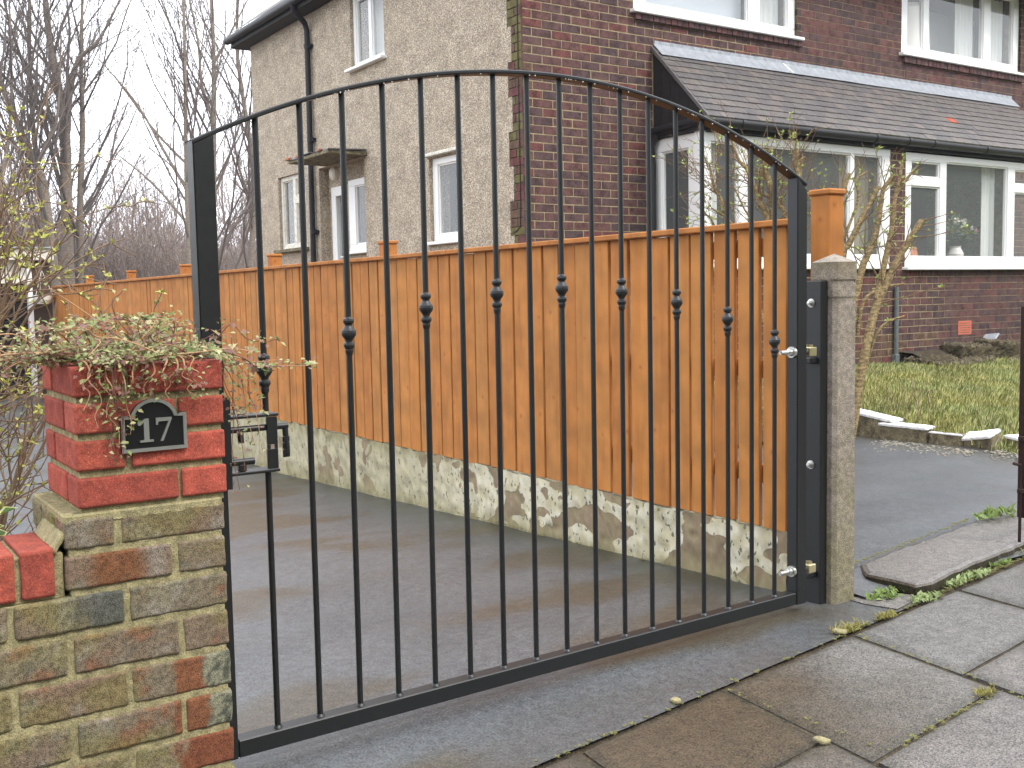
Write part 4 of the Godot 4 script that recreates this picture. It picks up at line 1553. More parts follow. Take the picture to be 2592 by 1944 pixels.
func pillar_and_wall() -> void:
	var z := -2.392
	var p := thing("gate_pillar", "brick gate pillar, new red bricks on an older weathered base", "pillar", Vector3(0.65, 0, -2.55))
	var off := -p.position
	var r := RandomNumberGenerator.new()
	r.seed = 71
	# mortar cores, recessed
	var core := Buf.new()
	core.bx(Vector3(0.494, 0.765, z - 0.32), Vector3(0.806, 1.078, z - 0.009))
	put("red_mortar", core, M.mortar, p).position = off
	var core2 := Buf.new()
	core2.bx(Vector3(0.463, -0.1, z - 0.36), Vector3(0.797, 0.752, z - 0.005), 0.002)
	core2.bx(Vector3(0.456, 0.745, z - 0.355), Vector3(0.80, 0.769, z - 0.002), 0.004)
	put("base_mortar", core2, M.mortar, p).position = off
	var shapes := {}
	var red := func(x0: float, x1: float, y0: float, y1: float, z0: float, z1: float, who: Node3D, o: Vector3, m) -> void:
		var key := "%d %d %d %d" % [int((x1 - x0) * 1000.0), int((y1 - y0) * 1000.0), int((z1 - z0) * 1000.0), r.randi() % 2]
		if not shapes.has(key):
			shapes[key] = rough_brick(Vector3(x1 - x0, y1 - y0, z1 - z0), key.hash() % 1000, 0.008, 0.0028, 0.0009).mesh()
		var b := put("brick", shapes[key], m, who)
		b.position = Vector3((x0 + x1) * 0.5, (y0 + y1) * 0.5, (z0 + z1) * 0.5) + o
		b.rotation = Vector3(r.randf_range(-0.004, 0.004), r.randf_range(-0.006, 0.006), r.randf_range(-0.006, 0.006))
	var L := 0.487
	var Rr := 0.812
	var bk := z - 0.327
	for k in 4:
		var y0 := 1.02 - 0.0802 * k
		var y1 := y0 + 0.065
		var m := func() -> Material: return M.red[r.randi() % 4]
		if k % 2 == 0:        # header then stretcher
			red.call(L, L + 0.102, y0, y1, z - 0.215, z, p, off, m.call())
			red.call(L + 0.117, Rr, y0, y1, z - 0.102, z, p, off, m.call())
			red.call(L, L + 0.215, y0, y1, bk, z - 0.23, p, off, m.call())
			red.call(Rr - 0.102, Rr, y0, y1, bk, z - 0.117, p, off, m.call())
		else:                  # stretcher then header
			red.call(L, L + 0.215, y0, y1, z - 0.102, z, p, off, m.call())
			red.call(Rr - 0.102, Rr, y0, y1, z - 0.215, z, p, off, m.call())
			red.call(L, L + 0.102, y0, y1, bk, z - 0.117, p, off, m.call())
			red.call(L + 0.117, Rr, y0, y1, bk, z - 0.23, p, off, m.call())
	# weathered bricks: every one with its own mottling
	var wall := thing("garden_wall", "low weathered brick wall with red coping bricks left of the pillar", "wall", Vector3(0.2, 0, -2.5))
	var woff := -wall.position
	var mc := Buf.new()
	mc.bx(Vector3(-3.0, -0.1, z - 0.225), Vector3(0.475, 0.592, z - 0.0058), 0.002)
	mc.bx(Vector3(-3.0, 0.592, z - 0.222), Vector3(0.452, 0.69, z - 0.012), 0.002)
	put("mortar", mc, M.mortar, wall).position = woff
	var lines := [0.762, 0.683, 0.596, 0.507, 0.412, 0.317, 0.224, 0.132, 0.04, -0.05]
	var course := [
		[0.455, 0.558, 0.572, 0.805],
		[0.453, 0.679, 0.694, 0.804],
		[0.348, 0.571, 0.583, 0.805],
		[0.226, 0.449, 0.463, 0.687, 0.699, 0.804],
		[0.348, 0.570, 0.581, 0.805],
		[0.226, 0.447, 0.462, 0.687, 0.697, 0.805],
		[0.348, 0.568, 0.580, 0.805],
		[0.226, 0.447, 0.461, 0.688, 0.699, 0.806],
		[0.348, 0.568, 0.580, 0.805],
	]
	var f1 := noise(11.0, 81, 3)
	var f2 := noise(16.0, 82, 3)
	var f3 := noise(40.0, 83, 2)
	var f4 := noise(5.0, 84, 2)
	for k in 9:
		var y1: float = lines[k] - 0.004
		var y0: float = lines[k + 1] + 0.010
		var xs: Array = course[k].duplicate()
		if k >= 2:            # carry the course on to the left
			var x := float(xs[0]) - 0.013
			while x > -2.6:
				xs.push_front(x)
				xs.push_front(x - 0.222)
				x -= 0.235
		for i in range(0, xs.size(), 2):
			var x0: float = xs[i]
			var x1: float = xs[i + 1]
			var ctr := Vector3((x0 + x1) * 0.5, (y0 + y1) * 0.5, z - 0.051)
			var q := r.randf()
			var base := lin(141, 126, 102).lerp(lin(142, 116, 98), q).lerp(lin(133, 128, 108), r.randf() * 0.6)
			var warm := r.randf_range(-0.15, 0.2)
			var toward_left: float = smoothstep(0.75, 0.2, ctr.x)
			var tone := func(pp: Vector3) -> Color:
				var g := pp + ctr
				var a := f1.get_noise_3dv(g)
				var b := f2.get_noise_3dv(g + Vector3(7, 3, 1))
				var c := f3.get_noise_3dv(g)
				var cc := base * (1.0 + 0.25 * c)
				cc = cc.lerp(lin(148, 102, 76), smoothstep(0.22 - warm, 0.55 - warm, a) * 0.75)
				cc = cc.lerp(lin(164, 156, 144), smoothstep(0.15, 0.5, -a) * 0.6)
				cc = cc.lerp(lin(98, 104, 92), smoothstep(0.3, 0.6, b) * 0.55)
				var mossy: float = smoothstep(-0.1, 0.5, f4.get_noise_3dv(g * Vector3(1, 1.6, 1)) + 0.38 * toward_left + 0.12 * smoothstep(0.5, 0.1, g.y))
				cc = cc.lerp(lin(140, 133, 76) * (1.0 + 0.4 * c), mossy * 0.5)
				cc = cc.lerp(lin(70, 66, 56), smoothstep(0.45, 0.7, c) * 0.5)
				# patches that single bricks carry: burnt ends, lichen, a repaired corner
				var wob := 0.006 * f3.get_noise_3dv(g * 0.7) + 0.012 * b
				var orange := lin(142, 94, 66) * (1.0 + 0.3 * c)
				var lichen: Color = lin(152, 150, 126).lerp(lin(96, 99, 86), smoothstep(-0.1, 0.3, c + 0.3 * b)) 
				if k == 4 and x1 > 0.8:
					cc = cc.lerp(orange, smoothstep(0.676, 0.684, g.x + wob))
					cc = cc.lerp(lichen, smoothstep(0.735, 0.745, g.x + wob))
				elif k == 5 and x1 > 0.66:
					cc = cc.lerp(orange, smoothstep(0.662, 0.672, g.x + wob))
					cc = cc.lerp(lichen, smoothstep(0.745, 0.755, g.x + wob))
				elif k == 6 and x1 > 0.8:
					cc = cc.lerp(lin(138, 84, 60) * (1.0 + 0.3 * c), smoothstep(0.655, 0.69, g.x + wob * 2.0))
				elif k == 2 and x0 < 0.4 and x1 > 0.5:
					cc = cc.lerp(lin(96, 100, 94) * (1.0 + 0.3 * c), smoothstep(0.43, 0.52, g.x + wob * 2.0) * 0.85)
				elif k == 1 and x0 < 0.5:
					cc = cc.lerp(lin(136, 84, 48) * (1.0 + 0.25 * c), 0.8 * smoothstep(0.075, 0.03, absf(g.x + wob - 0.56)))
				return cc
			var owner := p if x1 > 0.46 else wall
			var oo := off if x1 > 0.46 else woff
			var sz := Vector3(x1 - x0, y1 - y0, 0.102)
			var br := put("brick", rough_brick(sz, 200 + k * 20 + i, 0.009, 0.006, 0.0018, tone), M.old, owner)
			br.position = ctr + oo + Vector3(0, 0, r.randf_range(-0.002, 0.003))
			br.rotation = Vector3(r.randf_range(-0.01, 0.01), r.randf_range(-0.008, 0.008), r.randf_range(-0.008, 0.008))
	# bricks on the left flank of the pillar base, above the wall
	for k in 2:
		var y1: float = lines[k] - 0.004
		var y0: float = lines[k + 1] + 0.010
		var z0s := [[z - 0.36, z - 0.245], [z - 0.235, z - 0.108]] if k == 0 else [[z - 0.36, z - 0.12]]
		for q in z0s:
			var ctr := Vector3(0.503, (y0 + y1) * 0.5, (q[0] + q[1]) * 0.5)
			var tone := func(pp: Vector3) -> Color:
				var g := pp + ctr
				var c := f3.get_noise_3dv(g)
				return lin(140, 128, 98).lerp(lin(132, 128, 70), smoothstep(-0.2, 0.4, f1.get_noise_3dv(g))) * (1.0 + 0.25 * c)
			put("brick", rough_brick(Vector3(0.102, y1 - y0, q[1] - q[0]), 400 + k, 0.0105, 0.009, 0.003, tone), M.old, p).position = ctr + off
	# mortar haunch over the coping end
	var hm := rough_brick(Vector3(0.012, 0.05, 0.215), 77, 0.012, 0.005, 0.003)
	var fil := put("mortar_fillet", hm, M.mortar, wall)
	fil.position = Vector3(0.444, 0.71, z - 0.115) + woff
	fil.rotation.z = -0.5
	# red coping: bricks on edge across the wall
	var x := 0.433
	while x > -2.5:
		var y0 := 0.600
		red.call(x - 0.066, x, y0, 0.702, z - 0.222, z - 0.002, wall, woff, M.red[r.randi() % 4])
		x -= 0.0785
	# the house number plate
	var plate := thing("house_number_plate", "black and silver arched plate numbered 17 on the red brick pillar", "sign", Vector3(0.651, 0.892, z + 0.001))
	var shape := func(inset: float) -> PackedVector2Array:
		var pts := PackedVector2Array()
		var hw := 0.0715 - inset
		pts.push_back(Vector2(-hw, inset))
		pts.push_back(Vector2(hw, inset))
		pts.push_back(Vector2(hw, 0.082 - inset))
		pts.push_back(Vector2(0.058 - inset * 0.2, 0.082 - inset))
		for i in 13:
			var a := lerpf(0.22, PI - 0.22, i / 12.0)
			pts.push_back(Vector2(cos(a) * (0.053 - inset), 0.066 + sin(a) * (0.051 - inset)))
		pts.push_back(Vector2(-0.058 + inset * 0.2, 0.082 - inset))
		pts.push_back(Vector2(-hw, 0.082 - inset))
		return pts
	var bp := Buf.new()
	bp.prism(shape.call(0.0), 0.006, Transform3D.IDENTITY)
	put("back_plate", bp, M.black, plate)
	var rim := Buf.new()
	var oa: PackedVector2Array = shape.call(0.0005)
	var ia: PackedVector2Array = shape.call(0.008)
	for i in oa.size():
		var j := (i + 1) % oa.size()
		var A := Vector3(oa[i].x, oa[i].y, 0)
		var B := Vector3(oa[j].x, oa[j].y, 0)
		var C := Vector3(ia[j].x, ia[j].y, 0)
		var D := Vector3(ia[i].x, ia[i].y, 0)
		var f := Vector3(0, 0, 0.0105)
		rim.quad(A + f, B + f, C + f, D + f, Vector3(0, 0, 1))
		var e := (B - A).normalized()
		rim.quad(A, B, B + f, A + f, Vector3(e.y, -e.x, 0))
		rim.quad(D, C, C + f, D + f, Vector3(-e.y, e.x, 0))
	put("rim", rim, M.silver, plate)
	var font := SystemFont.new()
	font.font_names = PackedStringArray(["Droid Serif"])
	font.font_weight = 700
	for q in [["1", -0.019], ["7", 0.020]]:
		var tm := TextMesh.new()
		tm.text = q[0]
		tm.font = font
		tm.font_size = 64
		tm.pixel_size = 0.00112
		tm.depth = 0.006
		tm.curve_step = 1.0
		var d := put("digit", tm, M.silver, plate)
		d.position = Vector3(q[1] + 0.0, 0.046, 0.0085)

# ------------------------------------------------------------------ concrete post, its steel plate and hinges
func concrete_post() -> void:
	var p := thing("concrete_post", "stained concrete gatepost with a low pyramid cap", "post", Vector3(3.352, 0, -2.735), deg_to_rad(-2.0))
	var f := noise(14.0, 91, 3)
	var f2 := noise(3.0, 92, 2)
	var tone := func(q: Vector3) -> Color:
		var c := Color(0.96, 0.94, 0.93) * (1.0 + 0.25 * f.get_noise_3dv(q))
		c = c.lerp(Color(0.62, 0.66, 0.36), clamp(smoothstep(0.75, 0.0, q.y) * 0.75 + 0.5 * f2.get_noise_3dv(q * 2.0) - 0.05, 0.0, 0.85))
		return c.lerp(Color(0.64, 0.6, 0.42), smoothstep(1.24, 1.3, q.y) * 0.7)
	# octagonal-edged shaft built of rings so that stains can run over it
	var b := Buf.new()
	b.use_c = true
	var rings := [[-0.1, 0.064], [0.0, 0.064], [0.2, 0.064], [0.4, 0.064], [0.6, 0.0635], [0.8, 0.063], [1.0, 0.063], [1.178, 0.063], [1.182, 0.058], [1.19, 0.058], [1.194, 0.0635], [1.243, 0.0635], [1.247, 0.058], [1.256, 0.058], [1.26, 0.066], [1.325, 0.066]]
	var oct := func(h: float) -> Array:
		var c := 0.014
		return [Vector2(h - c, h), Vector2(h, h - c), Vector2(h, -h + c), Vector2(h - c, -h), Vector2(-h + c, -h), Vector2(-h, -h + c), Vector2(-h, h - c), Vector2(-h + c, h)]
	for i in rings.size() - 1:
		var a: Array = oct.call(rings[i][1])
		var e: Array = oct.call(rings[i + 1][1])
		for k in 8:
			var m := (k + 1) % 8
			var steps := 12 if rings[i + 1][0] - rings[i][0] > 0.1 else 1
			for s in steps:
				var y0: float = lerp(rings[i][0], rings[i + 1][0], float(s) / steps)
				var y1: float = lerp(rings[i][0], rings[i + 1][0], float(s + 1) / steps)
				var P := [Vector3(a[k].x, y0, a[k].y), Vector3(a[m].x, y0, a[m].y), Vector3(e[m].x, y1, e[m].y), Vector3(e[k].x, y1, e[k].y)]
				var nn := ((a[k] + a[m]) as Vector2).normalized()
				var st := b.v.size()
				for q in P:
					b.col = tone.call(q)
					b.vert(q, Vector3(nn.x, 0, nn.y))
				b.link(st, st + 1, st + 2)
				b.link(st, st + 2, st + 3)
	put("shaft", b, M.concrete, p)
	var c := Buf.new()
	c.use_c = true
	var o: Array = oct.call(0.066)
	c.col = Color(1.15, 1.13, 1.1)
	for k in 8:
		var m := (k + 1) % 8
		var nn := ((o[k] + o[m]) as Vector2).normalized()
		c.tri(Vector3(o[k].x, 1.325, o[k].y), Vector3(o[m].x, 1.325, o[m].y), Vector3(0, 1.358, 0), Vector3(nn.x * 0.4, 1, nn.y * 0.4).normalized())
	put("cap", c, M.concrete, p)
	# black steel section bolted to the post
	var h := thing("hinge_plate", "black steel strip bolted to the concrete post, carrying the hinges", "hinge post", Vector3(3.268, 0, -2.76))
	var s := Buf.new()
	s.bx(Vector3(-0.022, -0.02, -0.05), Vector3(0.018, 1.255, 0.052), 0.004)
	put("strip", s, M.steel, h)
	for y in [1.170, 0.545]:
		var w := Buf.new()
		var xf := Transform3D(Basis(Vector3(0, 0, 1), Vector3(-1, 0, 0), Vector3(0, -1, 0)), Vector3(-0.022, y, 0.005))
		w.lathe(PackedVector2Array([Vector2(0.017, 0.0), Vector2(0.017, 0.003), Vector2(0.012, 0.0032)]), xf, 20)
		w.lathe(PackedVector2Array([Vector2(0.0135, 0.003), Vector2(0.0135, 0.011), Vector2(0.011, 0.013), Vector2(0.008, 0.013), Vector2(0.0075, 0.019), Vector2(0.0, 0.02)]), xf, 6)
		put("bolt", w, M.zinc, h)
	for y in [0.985, 0.150]:
		var e := Buf.new()
		e.bx(Vector3(-0.058, y - 0.046, -0.006), Vector3(-0.012, y - 0.022, 0.034), 0.004)
		put("hinge_lug", e, M.steel, h)

# ------------------------------------------------------------------ the gate
func gate() -> void:
	# local x along the gate from its latch stile, y up, z towards the street
	var g := thing("driveway_gate", "black steel bow-top driveway gate with round bars", "gate", Vector3(0.845, 0, -2.639), deg_to_rad(1.33))
	var W := 2.305
	var cx := 1.152
	var yc := 1.893
	var sag := 0.276
	var R := (cx * cx + sag * sag) / (2.0 * sag)
	var arch_y := func(u: float) -> float: return yc - R + sqrt(R * R - (u - cx) * (u - cx))
	# stiles: box section with tops cut to the bow
	for s in [0, 1]:
		var u0 := 0.0 if s == 0 else W - 0.054
		var u1 := u0 + 0.054
		var b := Buf.new()
		var ya: float = arch_y.call(u0) - 0.012
		var yb: float = arch_y.call(u1) - 0.012
		if s == 1:
			yb -= 0.02
		b.prism(PackedVector2Array([Vector2(u0 + 0.003, 0.03), Vector2(u1 - 0.003, 0.03), Vector2(u1 - 0.003, yb), Vector2(u0 + 0.003, ya)]), 0.050, T(0, 0, -0.050))
		b.prism(PackedVector2Array([Vector2(u0, 0.032), Vector2(u1, 0.032), Vector2(u1, yb), Vector2(u0, ya)]), 0.044, T(0, 0, -0.047))
		put("stile", b, M.steel, g)
	var rail := Buf.new()
	rail.bx(Vector3(0.055, 0.03, -0.049), Vector3(W - 0.055, 0.077, -0.001), 0.003)
	put("bottom_rail", rail, M.steel, g)
	# bow: a flat bar with soft edges
	var bow := Buf.new()
	var n := 72
	var sec := [Vector2(-0.006, -0.046), Vector2(-0.003, -0.049), Vector2(0.003, -0.049), Vector2(0.006, -0.046), Vector2(0.006, -0.004), Vector2(0.003, -0.001), Vector2(-0.003, -0.001), Vector2(-0.006, -0.004)]
	var base := 0
	for k in 8:
		var m := (k + 1) % 8
		var e: Vector2 = sec[m] - sec[k]
		var o := Vector2(-e.y, e.x).normalized()
		if o.dot((sec[m] + sec[k]) * 0.5 - Vector2(0, -0.025)) < 0:
			o = -o
		base = bow.v.size()
		for i in n + 1:
			var u := lerpf(0.0, W, float(i) / n)
			var y: float = arch_y.call(u) - 0.006
			var up := Vector3(u - cx, y - (yc - R), 0).normalized()
			for q in [sec[k], sec[m]]:
				bow.vert(Vector3(u, y, q.y) + up * q.x, (up * o.x + Vector3(0, 0, 1) * o.y).normalized())
		for i in n:
			bow.link(base + i * 2, base + i * 2 + 1, base + i * 2 + 3)
			bow.link(base + i * 2, base + i * 2 + 3, base + i * 2 + 2)
	for u in [0.0, W]:
		var y: float = arch_y.call(u) - 0.006
		bow.quad(Vector3(u, y - 0.006, -0.046), Vector3(u, y + 0.006, -0.046), Vector3(u, y + 0.006, -0.004), Vector3(u, y - 0.006, -0.004), Vector3(-1 if u == 0.0 else 1, 0, 0))
	put("bow", bow, M.steel, g)
	# bars with a turned collar on every other one
	var collar := Buf.new()
	var prof := PackedVector2Array()
	for q in [[0.0085, -0.062], [0.0105, -0.056], [0.0115, -0.05], [0.011, -0.044], [0.0145, -0.039], [0.0155, -0.034], [0.0145, -0.029], [0.0105, -0.025], [0.0105, -0.021], [0.015, -0.014], [0.0195, -0.008], [0.0205, -0.001], [0.0195, 0.006], [0.015, 0.012], [0.0105, 0.019], [0.0105, 0.023], [0.0145, 0.027], [0.0155, 0.032], [0.0145, 0.037], [0.0095, 0.041], [0.0085, 0.043]]:
		prof.push_back(Vector2(q[0], q[1] + 0.01))
	collar.lathe(prof, Transform3D.IDENTITY, 20)
	var cm := collar.mesh()
	var weld := Buf.new()
	weld.lathe(PackedVector2Array([Vector2(0.014, -0.001), Vector2(0.0115, 0.003), Vector2(0.008, 0.007)]), Transform3D.IDENTITY, 12)
	var wm := weld.mesh()
	for i in 17:
		var u := 0.173 + 0.12375 * i
		var top: float = arch_y.call(u) - 0.010
		var b := Buf.new()
		if i == 0:           # interrupted by the latch box
			b.rod(Vector3(u, 0.076, -0.025), Vector3(u, 0.772, -0.025), 0.0083, 14)
			b.rod(Vector3(u, 0.93, -0.025), Vector3(u, top, -0.025), 0.0083, 14)
		else:
			b.rod(Vector3(u, 0.076, -0.025), Vector3(u, top, -0.025), 0.0083, 14)
		var bar := put("bar", b, M.steel, g)
		put("weld", wm, M.steel, bar).position = Vector3(u, 0.077, -0.025)
		if i % 2 == 0:
			var k := (u - 1.158) / 0.99
			put("collar", cm, M.steel, bar).position = Vector3(u, 1.23 - 0.204 * k * k, -0.025)
	# latch: plate on the stile, box, slide bolt with drop handles
	var lp := Buf.new()
	var pl := PackedVector2Array([Vector2(0.0, 0.74), Vector2(0.064, 0.74), Vector2(0.066, 0.955)])
	for i in 7:
		var a := PI * 0.5 * i / 6.0
		pl.push_back(Vector2(0.046 + cos(a) * 0.02, 0.96 + sin(a) * 0.02))
	pl.push_back(Vector2(0.0, 0.98))
	lp.prism(pl, 0.006, T(0, 0, 0.0005))
	put("latch_plate", lp, M.steel, g)
	var bx_ := Buf.new()
	bx_.bx(Vector3(0.056, 0.918, -0.05), Vector3(0.196, 0.926, 0.004), 0.002)
	bx_.bx(Vector3(0.056, 0.772, -0.05), Vector3(0.196, 0.780, 0.004), 0.002)
	bx_.slab([[0.172, 0.833, 0.184, 0.845]], 0.163, 0.781, 0.192, 0.917, Transform3D.IDENTITY, -0.004, 0.003, 0.001)
	put("latch_box", bx_, M.steel, g)
	var sb := Buf.new()
	sb.rod(Vector3(0.01, 0.889, -0.012), Vector3(0.226, 0.889, -0.012), 0.0085, 14)
	put("slide_bolt", sb, M.steel, g)
	for q in [[0.096, 0.846, 0.0], [0.219, 0.806, 0.012]]:
		var d := Buf.new()
		d.rod(Vector3(q[0], 0.888, -0.012), Vector3(q[0] + q[2] * 0.2, q[1] + 0.008, -0.008), 0.008, 12)
		if q[2] > 0:
			d.slab([[q[0] - 0.003, 0.828, q[0] + 0.004, 0.846]], q[0] - 0.0095, q[1], q[0] + 0.0095, 0.862, Transform3D.IDENTITY, -0.012, -0.004, 0.002)
		put("drop_handle", d, M.steel, g)
	var sp := Buf.new()
	sp.rod(Vector3(0.05, 0.806, -0.006), Vector3(0.128, 0.806, -0.006), 0.009, 14)
	sp.bx(Vector3(0.085, 0.781, -0.014), Vector3(0.105, 0.80, 0.002), 0.002)
	put("keeper_pin", sp, M.steel, g)
	# adjustable hinge eyes through the right stile
	for y in [0.990, 0.158]:
		var e := Buf.new()
		e.rod(Vector3(W - 0.125, y, -0.02), Vector3(W + 0.018, y, -0.02), 0.0078, 14)
		for k in 9:
			e.lathe(PackedVector2Array([Vector2(0.0078, 0.0), Vector2(0.0084, 0.0012), Vector2(0.0078, 0.0024)]), Transform3D(Basis(Vector3(0, 1, 0), Vector3(1, 0, 0), Vector3(0, 0, -1)), Vector3(W - 0.122 + k * 0.0042, y, -0.02)), 14)
		var xf := Transform3D(Basis(Vector3(0, 1, 0), Vector3(1, 0, 0), Vector3(0, 0, -1)), Vector3(W - 0.082, y, -0.02))
		e.lathe(PackedVector2Array([Vector2(0.008, 0.0), Vector2(0.0145, 0.001), Vector2(0.0150, 0.013), Vector2(0.008, 0.0135)]), xf, 6)
		e.lathe(PackedVector2Array([Vector2(0.008, 0.015), Vector2(0.021, 0.015), Vector2(0.021, 0.026), Vector2(0.0, 0.026)]), xf, 20)
		put("hinge_bolt", e, M.zinc, g)
		var c := Buf.new()
		c.bx(Vector3(W + 0.016, y - 0.019, -0.038), Vector3(W + 0.056, y + 0.015, 0.002), 0.003)
		c.rod(Vector3(W + 0.036, y + 0.014, -0.018), Vector3(W + 0.036, y + 0.024, -0.018), 0.0135, 6)
		put("hinge_eye", c, M.brass_zinc, g)
	# drops of rain along the underside of the bow
	var dr := Buf.new()
	var r := RandomNumberGenerator.new()
	r.seed = 4
	for i in 46:
		var u := r.randf_range(0.2, 2.2)
		var s := r.randf_range(0.0012, 0.0025)
		dr.lathe(PackedVector2Array([Vector2(0.0001, -s * 1.3), Vector2(s * 0.8, -s * 0.6), Vector2(s, 0.0), Vector2(s * 0.6, s * 0.8)]), T(u, arch_y.call(u) - 0.0125 - s * 0.5, -0.003), 7)
	var drops := put("rain_drops", dr, M.china, g)
	drops.set_meta("kind", "stuff")

# ------------------------------------------------------------------ neighbour's apron, gate, edging, stones
func neighbour_front() -> void:
	var st := noise(4.0, 101, 3)
	var apron := Buf.new()
	apron.use_c = true
	# a thick worn concrete strip: corners on the ground, front left chipped
	var poly := PackedVector2Array([Vector2(3.645, -2.56), Vector2(3.63, -2.79), Vector2(3.74, -2.905), Vector2(3.92, -2.945), Vector2(4.65, -3.06), Vector2(6.2, -3.3), Vector2(6.2, -2.92), Vector2(4.6, -2.69), Vector2(3.9, -2.585), Vector2(3.72, -2.545)])
	var fine := PackedVector2Array()
	for i in poly.size():
		var a := poly[i]
		var b := poly[(i + 1) % poly.size()]
		var steps := maxi(1, int(a.distance_to(b) / 0.05))
		for k in steps:
			var p := a.lerp(b, float(k) / steps)
			fine.push_back(p + Vector2(st.get_noise_2d(p.x * 2.5, p.y * 2.5), st.get_noise_2d(p.x * 2.5 + 40.0, p.y * 2.5)) * 0.013)
	var mid := Vector2(4.9, -2.93)
	var ring := func(shrink: float, y: float) -> PackedVector3Array:
		var out := PackedVector3Array()
		for i in fine.size():
			var t := (fine[(i + 1) % fine.size()] - fine[i - 1]).normalized()
			var o := Vector2(-t.y, t.x)
			if o.dot(fine[i] - Vector2(clampf(fine[i].x, 3.95, 6.0), -2.75 - (fine[i].x - 3.7) * 0.15)) < 0:
				o = -o
			var q: Vector2 = fine[i] - o * shrink
			out.push_back(Vector3(q.x, y + 0.006 * st.get_noise_2d(q.x * 2.0, q.y * 2.0), q.y))
		return out
	var rings := [ring.call(0.025, 0.048), ring.call(0.006, 0.043), ring.call(0.0, 0.034), ring.call(-0.004, -0.06)]
	var flat := PackedVector2Array()
	for p in rings[0]:
		flat.push_back(Vector2(p.x, p.z))
	var ids := Geometry2D.triangulate_polygon(flat)
	for i in ids.size():
		var p: Vector3 = rings[0][ids[i]]
		apron.col = lin(124, 120, 116) * (1.0 + 0.2 * st.get_noise_2d(p.x, p.z))
		apron.vert(p, Vector3.UP)
	for i in range(0, ids.size(), 3):
		apron.link(i, i + 1, i + 2)
	for q in 3:
		apron.col = [lin(120, 115, 110), lin(104, 97, 86), lin(66, 60, 46)][q]
		for i in fine.size():
			var k := (i + 1) % fine.size()
			var e := (rings[q][k] - rings[q][i]) as Vector3
			var o := e.cross(Vector3.UP).normalized()
			if o.dot(rings[3][i] - rings[0][i]) < 0:
				o = -o
			apron.quad(rings[q][i], rings[q][k], rings[q + 1][k], rings[q + 1][i], (o + Vector3.UP * [2.0, 0.6, 0.0][q]).normalized())
	struct("apron", apron, M.slab)
	var pad := Buf.new()
	pad.use_c = true
	var pp := PackedVector2Array([Vector2(3.42, edge_z(3.42) - 0.014), Vector2(3.52, edge_z(3.52) - 0.02), Vector2(3.61, edge_z(3.61) - 0.03), Vector2(3.625, -2.57), Vector2(3.56, -2.70), Vector2(3.5, -2.95), Vector2(3.38, -2.95), Vector2(3.38, -2.60)])
	var pid := Geometry2D.triangulate_polygon(pp)
	pad.col = lin(128, 124, 120)
	for i in range(0, pid.size(), 3):
		pad.tri(Vector3(pp[pid[i]].x, 0.0045, pp[pid[i]].y), Vector3(pp[pid[i + 1]].x, 0.0045, pp[pid[i + 1]].y), Vector3(pp[pid[i + 2]].x, 0.0045, pp[pid[i + 2]].y), Vector3.UP)
	struct("post_footing", pad, M.slab)
	# end of the neighbour's old gate
	var g := thing("old_gate", "rusty dark brown gate end with a drop bolt at the right edge", "gate", Vector3(4.60, 0, -2.69), 0.12)
	var b := Buf.new()
	b.bx(Vector3(0.0, 0.165, -0.02), Vector3(0.038, 1.13, 0.02), 0.003)
	put("stile", b, M.rust, g)
	var rl := Buf.new()
	rl.bx(Vector3(0.038, 0.19, -0.014), Vector3(1.4, 0.225, 0.014), 0.003)
	rl.bx(Vector3(0.038, 1.06, -0.014), Vector3(1.4, 1.095, 0.014), 0.003)
	put("rail", rl, M.rust, g)
	for i in 10:
		var br := Buf.new()
		br.rod(Vector3(0.13 + i * 0.12, 0.22, 0), Vector3(0.13 + i * 0.12, 1.06, 0), 0.008, 8)
		put("bar", br, M.rust, g)
	var db := Buf.new()
	db.tube(PackedVector3Array([Vector3(-0.013, 0.055, 0.0), Vector3(-0.013, 0.40, 0.0), Vector3(-0.018, 0.41, 0.0), Vector3(-0.085, 0.425, 0.0)]), 0.007, 0.007, 8, true)
	put("drop_bolt", db, M.rust, g)
	for y in [0.28, 0.52]:
		var lp := Buf.new()
		lp.bx(Vector3(-0.024, y, -0.012), Vector3(0.0, y + 0.022, 0.012), 0.003)
		put("bolt_loop", lp, M.rust, g)
	# edging stones with white painted tops
	var r := RandomNumberGenerator.new()
	r.seed = 55
	var eds := [
		[Vector3(6.66, 0, -5.10), 0.17, 0.40, 0.0, 0.12, "edging stone with a narrow white top nearest the concrete post", true],
		[Vector3(6.655, 0, -4.79), 0.115, 0.36, 0.14, 0.02, "longest edging stone with a thick white painted top", true],
		[Vector3(6.70, 0, -4.47), 0.085, 0.25, 0.05, 0.0, "mossy edging stone with only a thin white line on top", false],
		[Vector3(6.735, 0, -4.24), 0.09, 0.24, -0.05, -0.18, "tilted edging stone with a broad white painted top", true],
		[Vector3(6.84, 0, -4.03), 0.085, 0.2, -0.4, 0.0, "low white-topped edging stone beside the old gate", true],
		[Vector3(6.63, 0, -5.50), 0.18, 0.36, 0.0, 0.05, "edging stone hidden mostly behind the concrete post", true],
	]
